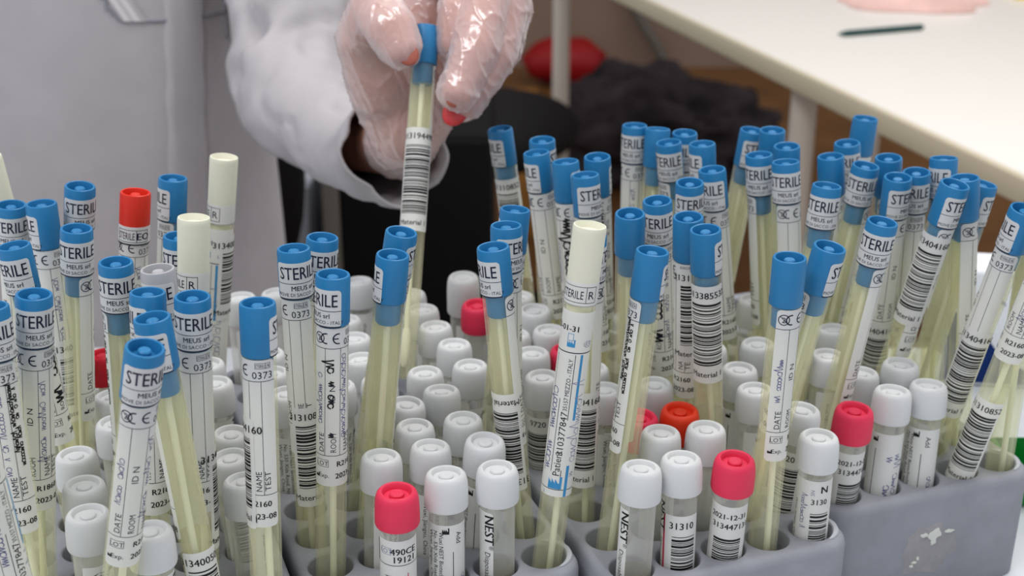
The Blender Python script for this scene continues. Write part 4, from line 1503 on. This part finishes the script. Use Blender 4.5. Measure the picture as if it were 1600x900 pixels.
cr = empty('cardboard_box', ((xa + xb) / 2, y + 0.1, 0), 'narrow brown cardboard box standing behind the rear middle blue caps', 'box')
w2 = (xb - xa) / 2
bm = bmesh.new()
box(bm, -w2, w2, -0.1, 0.1, 0, zt - 0.002, bev=0.002)
link('carton', to_mesh('carton', bm, M['card']), cr)
bm = bmesh.new()
box(bm, -w2, w2, -0.1, -0.002, zt - 0.0018, zt, bev=0.0005)
box(bm, -w2, w2, 0.002, 0.1, zt - 0.0018, zt, bev=0.0005)
link('top_flap', to_mesh('top_flap', bm, M['card']), cr)


def office_chair(loc, rz, label, seat_z, sx, sy, back=True, arms=True):
    c = empty('office_chair', loc, label, 'chair', 'black office chairs')
    c.rotation_euler = (0, 0, rz)
    bm = bmesh.new()
    bmesh.ops.create_uvsphere(bm, u_segments=48, v_segments=24, radius=1)
    for v in bm.verts:
        x, y, z = v.co
        sg = lambda q, p: math.copysign(abs(q) ** p, q)
        v.co = Vector((sg(x, 0.7) * sx, sg(y, 0.7) * sy, seat_z + sg(z, 0.7) * 0.055 + 0.012 * (1 - x * x)))
    link('seat', to_mesh('seat', bm, M['blackfab'], 80), c)
    bm = bmesh.new()
    lathe(bm, [(0, seat_z - 0.05), (0.07, seat_z - 0.05), (0.07, seat_z - 0.07), (0.025, seat_z - 0.09), (0.025, 0.14), (0.045, 0.12), (0.045, 0.075), (0, 0.075)], 24)
    link('column', to_mesh('column', bm, M['blackpl']), c)
    for k in range(5):
        a = k * math.tau / 5 + 0.3
        bm = bmesh.new()
        tube_path(bm, [(0.03 * math.cos(a), 0.03 * math.sin(a), 0.10), (0.17 * math.cos(a), 0.17 * math.sin(a), 0.09), (0.29 * math.cos(a), 0.29 * math.sin(a), 0.07)], [0.024, 0.02, 0.014], 10)
        lg = link('leg', to_mesh('leg', bm, M['blackpl']), c)
        bm = bmesh.new()
        cx, cy = 0.29 * math.cos(a), 0.29 * math.sin(a)
        tx = Vector((-math.sin(a), math.cos(a), 0))
        tube_path(bm, [Vector((cx, cy, 0.027)) - tx * 0.02, Vector((cx, cy, 0.027)) + tx * 0.02], 0.027, 18)
        tube_path(bm, [(cx, cy, 0.03), (cx, cy, 0.075)], 0.007, 8)
        link('caster', to_mesh('caster', bm, M['blackpl']), lg)
    if back:
        bm = bmesh.new()
        bmesh.ops.create_uvsphere(bm, u_segments=32, v_segments=20, radius=1)
        for v in bm.verts:
            x, y, z = v.co
            sg = lambda q, p: math.copysign(abs(q) ** p, q)
            v.co = Vector((sg(x, 0.7) * sx * 0.9, sy + 0.06 + sg(y, 0.8) * 0.035 + 0.05 * x * x * -1, seat_z + 0.37 + sg(z, 0.7) * 0.22))
        link('backrest', to_mesh('backrest', bm, M['blackfab'], 80), c)
        bm = bmesh.new()
        tube_path(bm, [(0, 0.02, seat_z - 0.075), (0, sy + 0.06, seat_z - 0.07), (0, sy + 0.105, seat_z), (0, sy + 0.09, seat_z + 0.25)], 0.018, 10)
        link('back_bar', to_mesh('back_bar', bm, M['blackpl']), c)
    if arms:
        for s_ in (-1, 1):
            bm = bmesh.new()
            x = s_ * (sx + 0.03)
            tube_path(bm, [(x * 0.75, 0, seat_z - 0.07), (x, 0, seat_z - 0.06), (x, 0, seat_z + 0.16)], 0.014, 10)
            a_ = link('armrest', to_mesh('armrest', bm, M['blackpl']), c)
            bm = bmesh.new()
            tube_path(bm, [(x, -0.11, seat_z + 0.175), (x, -0.08, seat_z + 0.185), (x, 0.12, seat_z + 0.185), (x, 0.15, seat_z + 0.175)], [0.018, 0.026, 0.026, 0.018], 12)
            link('arm_pad', to_mesh('arm_pad', bm, M['blackfab']), a_)
    return c


g = on_z(722, 190, 0.50)
office_chair((g.x, g.y + 0.10, 0), 2.6, 'empty black office chair seat behind the hand', 0.45, 0.19, 0.20, back=False, arms=False)
office_chair((-0.40, 1.16, 0), 0.0, 'black office chair the person in the white coat sits on', 0.368, 0.20, 0.21)

# ------------------------------------------------------------------ the person
def blob(chains, extra=(), voxel=0.001, smooth_n=4):
    """one continuous surface out of chains of (point, radius): swept round limbs fused together"""
    bm = bmesh.new()

    def ball(c, r, sc=(1, 1, 1), rot=None):
        g = bmesh.ops.create_icosphere(bm, subdivisions=3 if r > 4 * voxel else 2, radius=1)
        for v in g['verts']:
            q = Vector((v.co.x * sc[0], v.co.y * sc[1], v.co.z * sc[2])) * r
            v.co = (rot @ q if rot else q) + c
    for ch in chains:
        for (p, r), (q, s) in zip(ch, ch[1:]):
            p, q = Vector(p), Vector(q)
            n = max(1, int((q - p).length / (min(r, s) * 0.28)))
            for k in range(n):
                t_ = k / n
                ball(p.lerp(q, t_), r + (s - r) * t_)
        ball(Vector(ch[-1][0]), ch[-1][1])
    for e in extra:
        ball(*e)
    me = bpy.data.meshes.new('blob')
    bm.to_mesh(me)
    bm.free()
    o = bpy.data.objects.new('blob', me)
    COL.objects.link(o)
    md = o.modifiers.new('r', 'REMESH')
    md.mode = 'VOXEL'
    md.voxel_size = voxel
    if smooth_n:
        sm = o.modifiers.new('s', 'SMOOTH')
        sm.factor = 0.5
        sm.iterations = smooth_n
    bpy.context.view_layer.update()
    dg = bpy.context.evaluated_depsgraph_get()
    out = bpy.data.meshes.new_from_object(o.evaluated_get(dg))
    bpy.data.objects.remove(o)
    bpy.data.meshes.remove(me)
    return out


def pt(px, v, d, r):
    return (at(px, v, d), r)


WRIST = pt(634, 205, 0.722, 0.0185)
# wrist low behind the tube, palm to the camera, fingers folded forward and down, thumb on the left of the cap
HAND = {
 'thumb': [pt(600, 140, 0.708, 0.0165), pt(572, 62, 0.688, 0.0135), pt(588, 10, 0.667, 0.0118), pt(612, 46, 0.655, 0.0108), pt(626, 75, 0.6525, 0.0084)],
 'index': [pt(684, -30, 0.712, 0.0125), pt(728, -52, 0.680, 0.0106), pt(720, 18, 0.668, 0.0095), pt(712, 66, 0.668, 0.0083)],
 'middle': [pt(718, -40, 0.714, 0.0125), pt(768, -48, 0.668, 0.0108), pt(744, 72, 0.656, 0.0098), pt(716, 143, 0.653, 0.0082)],
 'ring': [pt(748, -25, 0.716, 0.012), pt(797, -18, 0.678, 0.0104), pt(774, 86, 0.670, 0.0094), pt(724, 160, 0.668, 0.0080)],
 'little': [pt(764, 0, 0.720, 0.011), pt(800, 12, 0.692, 0.0088), pt(786, 76, 0.688, 0.0080), pt(752, 130, 0.686, 0.0068)],
}
PALM = [[WRIST, pt(640, 120, 0.722, 0.020), pt(684, -30, 0.718, 0.0145)],
        [WRIST, pt(660, 110, 0.724, 0.020), pt(722, -35, 0.720, 0.014)],
        [WRIST, pt(680, 120, 0.726, 0.019), pt(752, -20, 0.722, 0.0135)],
        [WRIST, pt(592, 112, 0.710, 0.0165), pt(574, 66, 0.690, 0.0135)],
        [pt(592, 112, 0.710, 0.0165), pt(640, 100, 0.718, 0.018), pt(690, 90, 0.722, 0.017)]]
SH_L, SH_R = Vector((-0.235, 1.07, 1.06)), Vector((-0.605, 1.07, 1.06))
ELBOW = pt(460, 165, 0.932, 0.0235)
fore = [ELBOW, pt(530, 220, 0.83, 0.0180), pt(592, 228, 0.775, 0.0160), WRIST]

person = empty('person', (-0.42, 1.08, 0), 'person in white lab coat lifting a swab tube with a gloved hand', 'person')
PL = person.location.copy()


def on_person(name, me, mats, parent=None, label=None):
    """a mesh given in room coordinates becomes a part of the person"""
    for v in me.vertices:
        v.co -= PL
    me.materials.clear()
    for m in (mats if isinstance(mats, (list, tuple)) else [mats]):
        me.materials.append(m)
    for p_ in me.polygons:
        p_.use_smooth = True
    o = link(name, me, parent or person)
    if label:
        o['label'] = label
    return o


HEADC = Vector((-0.42, 0.985, 1.335))
tilt = Matrix.Rotation(math.radians(22), 3, 'X')


def hp(x, y, z):
    return HEADC + tilt @ Vector((x, y, z))


body_ch = [
    [(Vector((-0.42, 1.10, 0.56)), 0.125), (Vector((-0.42, 1.09, 0.75)), 0.105), (Vector((-0.42, 1.08, 0.95)), 0.115), (Vector((-0.42, 1.07, 1.05)), 0.085)],
    [(Vector((-0.50, 1.10, 0.55)), 0.105), (Vector((-0.48, 1.08, 0.92)), 0.105)],
    [(Vector((-0.34, 1.10, 0.55)), 0.105), (Vector((-0.36, 1.08, 0.92)), 0.105)],
    [(SH_R, 0.052), (Vector((-0.42, 1.07, 1.09)), 0.06), (SH_L, 0.052)],
    [(Vector((-0.42, 1.06, 1.06)), 0.062), (Vector((-0.42, 1.03, 1.18)), 0.052), (hp(0, 0.02, -0.06), 0.055)],
    [(SH_L, 0.040), (at(456, -20, 0.972), 0.028), ELBOW] + fore[1:],
    [(SH_R, 0.040), (Vector((-0.672, 1.03, 0.82)), 0.030), (Vector((-0.62, 0.92, 0.665)), 0.022), (Vector((-0.55, 0.86, 0.635)), 0.020)],
]
for s_ in (-1, 1):
    body_ch.append([(Vector((-0.42 + 0.09 * s_, 1.09, 0.53)), 0.082), (Vector((-0.42 + 0.11 * s_, 0.70, 0.53)), 0.056), (Vector((-0.42 + 0.11 * s_, 0.68, 0.30)), 0.05), (Vector((-0.42 + 0.11 * s_, 0.72, 0.10)), 0.035), (Vector((-0.42 + 0.11 * s_, 0.62, 0.045)), 0.032)])
# the other hand rests on the lap
R0 = Vector((-0.55, 0.86, 0.635))
for k, (dx, ln) in enumerate(((-0.026, 0.062), (-0.009, 0.072), (0.009, 0.076), (0.026, 0.068))):
    b_ = R0 + Vector((dx + 0.05, -0.075, -0.012))
    body_ch.append([(R0, 0.018), (b_, 0.0115), (b_ + Vector((0.012, -ln * 0.5, -0.008)), 0.0095), (b_ + Vector((0.02, -ln * 0.9, -0.022)), 0.0078)])
body_ch.append([(R0, 0.018), (R0 + Vector((0.05, -0.02, 0.0)), 0.013), (R0 + Vector((0.085, -0.055, -0.01)), 0.0095)])
head_ex = [
    (hp(0, 0.015, 0.03), 0.1, (0.76, 0.93, 0.95), tilt),          # skull
    (hp(0, -0.03, -0.03), 0.08, (0.74, 0.80, 0.98), tilt),        # face
    (hp(0, -0.045, -0.085), 0.045, (0.95, 0.9, 0.7), tilt),       # jaw and chin
    (hp(0, -0.075, -0.105), 0.02, (1, 0.9, 0.8), tilt),
    (hp(0, -0.101, -0.022), 0.013, (0.8, 0.9, 1.5), tilt),        # nose
    (hp(0, -0.108, -0.038), 0.0125, (1.2, 1, 0.8), tilt),
    (hp(0, -0.094, -0.068), 0.013, (1.7, 0.6, 0.45), tilt),       # lips
    (hp(0, -0.090, -0.076), 0.012, (1.5, 0.6, 0.45), tilt),
    (hp(-0.078, 0.005, -0.015), 0.03, (0.3, 0.65, 1.0), tilt),    # ears
    (hp(0.078, 0.005, -0.015), 0.03, (0.3, 0.65, 1.0), tilt),
]
hand_me = blob(PALM + list(HAND.values()) + [[fore[2], WRIST]], voxel=0.0011, smooth_n=5)
body_me = blob(body_ch, head_ex, voxel=0.004, smooth_n=3)
bm = bmesh.new()
bm.from_mesh(body_me)
bm.from_mesh(hand_me)
bpy.data.meshes.remove(hand_me)
bm.to_mesh(body_me)
bm.free()
body_me.name = 'body'
body = on_person('body', body_me, M['skin'])

# face details and hair
for s_ in (-1, 1):
    bm = bmesh.new()
    bmesh.ops.create_uvsphere(bm, u_segments=16, v_segments=12, radius=0.0115)
    for v in bm.verts:
        v.co += hp(0.031 * s_, -0.083, 0.004)
    me = bpy.data.meshes.new('eye')
    bm.to_mesh(me)
    bm.free()
    e_ = on_person('eye', me, M['eye'])
    bm = bmesh.new()
    bmesh.ops.create_uvsphere(bm, u_segments=12, v_segments=8, radius=0.005)
    for v in bm.verts:
        v.co += hp(0.031 * s_, -0.0905, 0.002)
    me = bpy.data.meshes.new('iris')
    bm.to_mesh(me)
    bm.free()
    on_person('iris', me, M['black'], e_)
hair = blob([], [(hp(0, 0.03, 0.045), 0.108, (0.8, 0.9, 0.92), tilt), (hp(0, 0.06, 0.0), 0.09, (0.85, 0.7, 1.0), tilt), (hp(0, 0.105, -0.02), 0.045, (1, 1, 1.1), tilt)], voxel=0.005, smooth_n=2)
on_person('hair', hair, M['hair'])


# nails under the glove
def nail(px, v, d, r, ax, m, lab):
    bm = bmesh.new()
    bmesh.ops.create_uvsphere(bm, u_segments=16, v_segments=10, radius=1)
    z = Vector(ax).normalized()
    nrm_ = (CAM - at(px, v, d)).normalized()
    y_ = (nrm_ - z * nrm_.dot(z)).normalized()
    x_ = y_.cross(z)
    R_ = Matrix((x_, y_, z)).transposed()
    c_ = at(px, v, d)
    for q in bm.verts:
        q.co = c_ + R_ @ Vector((q.co.x * r, q.co.y * r * 0.35, q.co.z * r * 1.35))
    me = bpy.data.meshes.new('fingernail')
    bm.to_mesh(me)
    bm.free()
    on_person('fingernail', me, m, body, lab)


nail(713, 173, 0.6625, 0.0062, HAND['ring'][3][0] - HAND['ring'][2][0], M['nail'], 'red painted fingernail')
nail(636, 82, 0.6474, 0.0054, HAND['thumb'][4][0] - HAND['thumb'][3][0], M['tnail'], 'thumbnail')
nail(712, 149, 0.6476, 0.0046, HAND['middle'][3][0] - HAND['middle'][2][0], M['tnail'], None)

# the thin glove
gl_ch = [[(p, r + 0.0019) for p, r in ch] for ch in list(HAND.values()) + PALM]
gl_ch.append([(WRIST[0], WRIST[1] + 0.0015), (at(624, 222, 0.748), 0.0205)])
gl_ch.append([(at(690, 60, 0.684), 0.006), (at(712, 100, 0.672), 0.0055), (at(722, 140, 0.668), 0.006)])     # loose film between the fingers
glove_me = blob(gl_ch, voxel=0.0010, smooth_n=4)
ns = [v.normal.copy() for v in glove_me.vertices]
for v, n in zip(glove_me.vertices, ns):
    p_ = v.co
    w_ = Vector((p_.x * 1.5 + p_.z * 0.5, p_.y, p_.z * 0.5)) * 75
    a_ = 1 - abs(noise.noise(w_)) * 2
    b_ = 1 - abs(noise.noise(w_ * 2.1 + Vector((7, 3, 1)))) * 2
    v.co = p_ + n * (0.0010 * max(0, a_) ** 5 + 0.0005 * max(0, b_) ** 5 + 0.0004 * noise.noise(p_ * 50))
on_person('vinyl_glove', glove_me, M['glove'], None, 'clear wrinkled disposable glove')


# ------------------------------------------------------------------ the white coat
def loft(rings, closed_start=False, closed_end=False):
    bm = bmesh.new()
    rows = [[bm.verts.new(p_) for p_ in r] for r in rings]
    n = len(rows[0])
    for A, B in zip(rows, rows[1:]):
        for i in range(n):
            bm.faces.new((A[i], A[(i + 1) % n], B[(i + 1) % n], B[i]))
    if closed_start:
        bm.faces.new(rows[0][::-1])
    if closed_end:
        bm.faces.new(rows[-1])
    return bm


CX, CY = -0.42, 1.065
TORSO = [(0.44, 0.235, 0.19), (0.55, 0.233, 0.165), (0.66, 0.228, 0.140), (0.80, 0.225, 0.132), (0.95, 0.225, 0.132), (1.02, 0.222, 0.128), (1.07, 0.205, 0.115), (1.10, 0.165, 0.095), (1.125, 0.11, 0.08), (1.145, 0.075, 0.072)]


def torso_r(z):
    for (z0, a0, b0), (z1, a1, b1) in zip(TORSO, TORSO[1:]):
        if z <= z1:
            t_ = max(0, min(1, (z - z0) / (z1 - z0)))
            return a0 + (a1 - a0) * t_, b0 + (b1 - b0) * t_
    return TORSO[-1][1:]


def coat_pt(ang, z, off=0.0):
    rx, ry = torso_r(z)
    p_ = Vector((CX + rx * math.sin(ang), CY - ry * math.cos(ang), z))
    f_ = 0.006 * noise.noise(Vector((ang * 2.6 + 0.6 * z, z * 1.6, 2.2))) + 0.004 * noise.noise(Vector((ang * 6 + z * 3, z * 4.0, 5.2)))
    n_ = Vector((math.sin(ang) / rx, -math.cos(ang) / ry, 0)).normalized()
    return p_ + n_ * (f_ + off)


def coat_hit(px, v, off=0.0):
    """where a pixel of the photograph meets the coat front"""
    best = None
    for k in range(-60, 96):
        a_ = math.radians(k)
        lo, hi = 0.45, 1.1
        for _ in range(26):
            mid = (lo + hi) / 2
            q = coat_pt(a_, mid) - CAM
            d = q.y * math.cos(PITCH) - q.z * math.sin(PITCH)
            vv = 450 - F_PX * (q.y * math.sin(PITCH) + q.z * math.cos(PITCH)) / d
            if vv > v:
                lo = mid
            else:
                hi = mid
        q = coat_pt(a_, lo) - CAM
        d = q.y * math.cos(PITCH) - q.z * math.sin(PITCH)
        e = abs(800 + F_PX * q.x / d - px)
        if best is None or e < best[0]:
            best = (e, a_, lo)
    return best[1], best[2]


rings = []
zz = [0.44 + (1.145 - 0.44) * k / 90 for k in range(91)]
for z in zz:
    rings.append([coat_pt(math.tau * k / 120, z) for k in range(120)])
bm = loft(rings)


def sleeve(path, seed, n=56, step=0.006):
    pts, rad = [], []
    for (p_, r), (q, s) in zip(path, path[1:]):
        m_ = max(1, int((q - p_).length / step))
        for k in range(m_):
            t_ = k / m_
            pts.append(p_.lerp(q, t_))
            rad.append(r + (s - r) * t_)
    pts.append(path[-1][0])
    rad.append(path[-1][1])
    for _ in range(10):
        pts = [pts[0]] + [(pts[i - 1] + pts[i] * 2 + pts[i + 1]) / 4 for i in range(1, len(pts) - 1)] + [pts[-1]]
        rad = [rad[0]] + [(rad[i - 1] + rad[i] * 2 + rad[i + 1]) / 4 for i in range(1, len(rad) - 1)] + [rad[-1]]
    out, prev = [], None
    for i, p_ in enumerate(pts):
        t_ = (pts[min(i + 2, len(pts) - 1)] - pts[max(i - 2, 0)]).normalized()
        u = t_.orthogonal().normalized() if prev is None else (prev - t_ * prev.dot(t_)).normalized()
        prev = u
        w = t_.cross(u)
        row = []
        for k in range(n):
            a_ = math.tau * k / n
            dd = u * math.cos(a_) + w * math.sin(a_)
            q = p_ + dd * rad[i]
            f_ = 0.13 * noise.noise(q * 14 + Vector((seed, 0, 0))) + 0.16 * (1 - 2 * abs(noise.noise(q * 17 + Vector((seed, 3, 0))))) + 0.03 * noise.noise(q * 55)
            cr = abs(noise.noise(Vector((q.x * 20 + q.z * 12, q.y * 18, q.z * 26)) + Vector((seed, 1, 0))))
            f_ -= 0.12 * max(0.0, 1 - cr / 0.12) ** 1.5
            row.append(p_ + dd * rad[i] * (1 + f_))
        out.append(row)
    return out


SLV = [(SH_L + Vector((-0.03, 0, 0.0)), 0.062), (at(440, -90, 0.985), 0.044), (at(457, 20, 0.96), 0.0395), (at(459, 110, 0.945), 0.0385), (at(464, 165, 0.92), 0.037), (at(492, 196, 0.88), 0.032), (at(532, 220, 0.82), 0.0250), (at(574, 236, 0.79), 0.0238), (at(604, 232, 0.765), 0.0270), (at(622, 228, 0.742), 0.0292)]
rows = sleeve(SLV, 3.0)
FOLDS = [[(452, -30), (420, 30), (392, 70), (368, 112)], [(366, 122), (395, 113), (424, 122), (436, 168)], [(398, 36), (420, 96), (432, 168), (440, 215)],
         [(440, 170), (490, 176), (540, 176)], [(500, -20), (478, 60), (486, 150)], [(470, 262), (520, 225), (560, 238)], [(545, 200), (575, 250), (630, 288)]]
FOLDS = [[at(px, v, 0.915 - max(0, px - 470) * 0.0011) for px, v in f_] for f_ in FOLDS]


def fold_depth(q):
    s_ = 0.0
    for f_ in FOLDS:
        dmin = 9.0
        for a_, b_ in zip(f_, f_[1:]):
            ab = b_ - a_
            t_ = max(0, min(1, (q - a_).dot(ab) / ab.length_squared))
            w_ = q - (a_ + ab * t_)
            dmin = min(dmin, Vector((w_.x, w_.y * 0.35, w_.z)).length)
        s_ += 0.0042 * math.exp(-(dmin / 0.0045) ** 2) - 0.0022 * math.exp(-((dmin - 0.011) / 0.006) ** 2)
    return s_


for row in rows:
    c_ = sum(row, Vector()) / len(row)
    for k_, q in enumerate(row):
        d_ = (q - c_).normalized()
        if d_.dot(CAM - c_) > 0:
            row[k_] = q - d_ * fold_depth(q)
inner = []
for row in rows[::-1][:14]:                 # turned-in hem so that the cuff has thickness and a lining
    c_ = sum(row, Vector()) / len(row)
    inner.append([c_ + (q - c_) * 0.93 for q in row])
b2 = loft(rows + inner)
tmp = bpy.data.meshes.new('tmp')
b2.to_mesh(tmp)
b2.free()
bm.from_mesh(tmp)
bpy.data.meshes.remove(tmp)
SLR = [(SH_R + Vector((0.03, 0, 0)), 0.062), (SH_R + Vector((-0.03, 0, -0.06)), 0.055), (Vector((-0.675, 1.03, 0.82)), 0.052), (Vector((-0.62, 0.92, 0.67)), 0.042), (Vector((-0.565, 0.87, 0.64)), 0.036)]
b2 = loft(sleeve(SLR, 8.0, step=0.01))
tmp = bpy.data.meshes.new('tmp')
b2.to_mesh(tmp)
b2.free()
bm.from_mesh(tmp)
bpy.data.meshes.remove(tmp)
bmesh.ops.recalc_face_normals(bm, faces=bm.faces)
me = bpy.data.meshes.new('lab_coat')
bm.to_mesh(me)
bm.free()
coat = on_person('lab_coat', me, M['coat'], None, 'white cotton lab coat')

# front placket edge, pocket with seam outline in painted fold shade, cuff hem
def on_coat(path, r, name, m, flat=0.5):
    bm = bmesh.new()
    pts = []
    for (p0, v0), (p1, v1) in zip(path, path[1:]):
        for k in range(6):
            t_ = k / 6
            a_, z_ = coat_hit(p0 + (p1 - p0) * t_, v0 + (v1 - v0) * t_)
            pts.append(coat_pt(a_, z_, 0.0004))
    a_, z_ = coat_hit(*path[-1])
    pts.append(coat_pt(a_, z_, 0.0004))
    tube_path(bm, pts, r, 6)
    me = bpy.data.meshes.new(name)
    bm.to_mesh(me)
    bm.free()
    return on_person(name, me, m, coat)


# the overlap of the coat front is a raised sheet ending at the placket edge
def patch(px_of_v, v0, v1, width_px, name, off=0.0016):
    bm = bmesh.new()
    rows_ = []
    for k in range(16):
        v_ = v0 + (v1 - v0) * k / 15
        row_ = []
        for j in range(9):
            a_, z_ = coat_hit(px_of_v(v_) + width_px * (j / 8), v_)
            row_.append(bm.verts.new(coat_pt(a_, z_, off if 0 < j else -0.002)))
        rows_.append(row_)
    for A, B in zip(rows_, rows_[1:]):
        for j in range(8):
            bm.faces.new((A[j], A[j + 1], B[j + 1], B[j]))
    bmesh.ops.recalc_face_normals(bm, faces=bm.faces)
    me = bpy.data.meshes.new(name)
    bm.to_mesh(me)
    bm.free()
    return on_person(name, me, M['coat'], coat)


patch(lambda v_: 254 + 0.03 * (v_ - 30), -120, 430, 60, 'placket', 0.0022)
patch(lambda v_: 150 + max(0, (v_ + 20) * 0.7), -160, 33, 40, 'pocket', 0.0018)
on_coat([(150, -120), (152, -20), (165, 10), (190, 33), (250, 32), (320, 26), (350, 18)], 0.0011, 'pocket_seam', M['seam'])
on_coat([(352, -40), (352, 18), (356, 60)], 0.0011, 'side_seam', M['seam'])

# trousers and shoes under the table
bm = bmesh.new()
for s_ in (-1, 1):
    path = [(Vector((-0.42 + 0.09 * s_, 1.12, 0.53)), 0.092), (Vector((-0.42 + 0.11 * s_, 0.72, 0.535)), 0.068), (Vector((-0.42 + 0.11 * s_, 0.675, 0.50)), 0.066), (Vector((-0.42 + 0.11 * s_, 0.69, 0.30)), 0.060), (Vector((-0.42 + 0.11 * s_, 0.715, 0.10)), 0.052)]
    b2 = loft(sleeve(path, 20.0 + s_, 32, 0.015), True, True)
    tmp = bpy.data.meshes.new('tmp')
    b2.to_mesh(tmp)
    b2.free()
    bm.from_mesh(tmp)
    bpy.data.meshes.remove(tmp)
bmesh.ops.recalc_face_normals(bm, faces=bm.faces)
me = bpy.data.meshes.new('trousers')
bm.to_mesh(me)
bm.free()
on_person('trousers', me, M['trouser'])
for s_ in (-1, 1):
    x = -0.42 + 0.11 * s_
    me = blob([[(Vector((x, 0.73, 0.045)), 0.043), (Vector((x, 0.66, 0.042)), 0.042), (Vector((x, 0.57, 0.034)), 0.033)]], voxel=0.005, smooth_n=2)
    for v in me.vertices:
        v.co.z = max(0.001, v.co.z)
    on_person('shoe', me, M['shoe'])
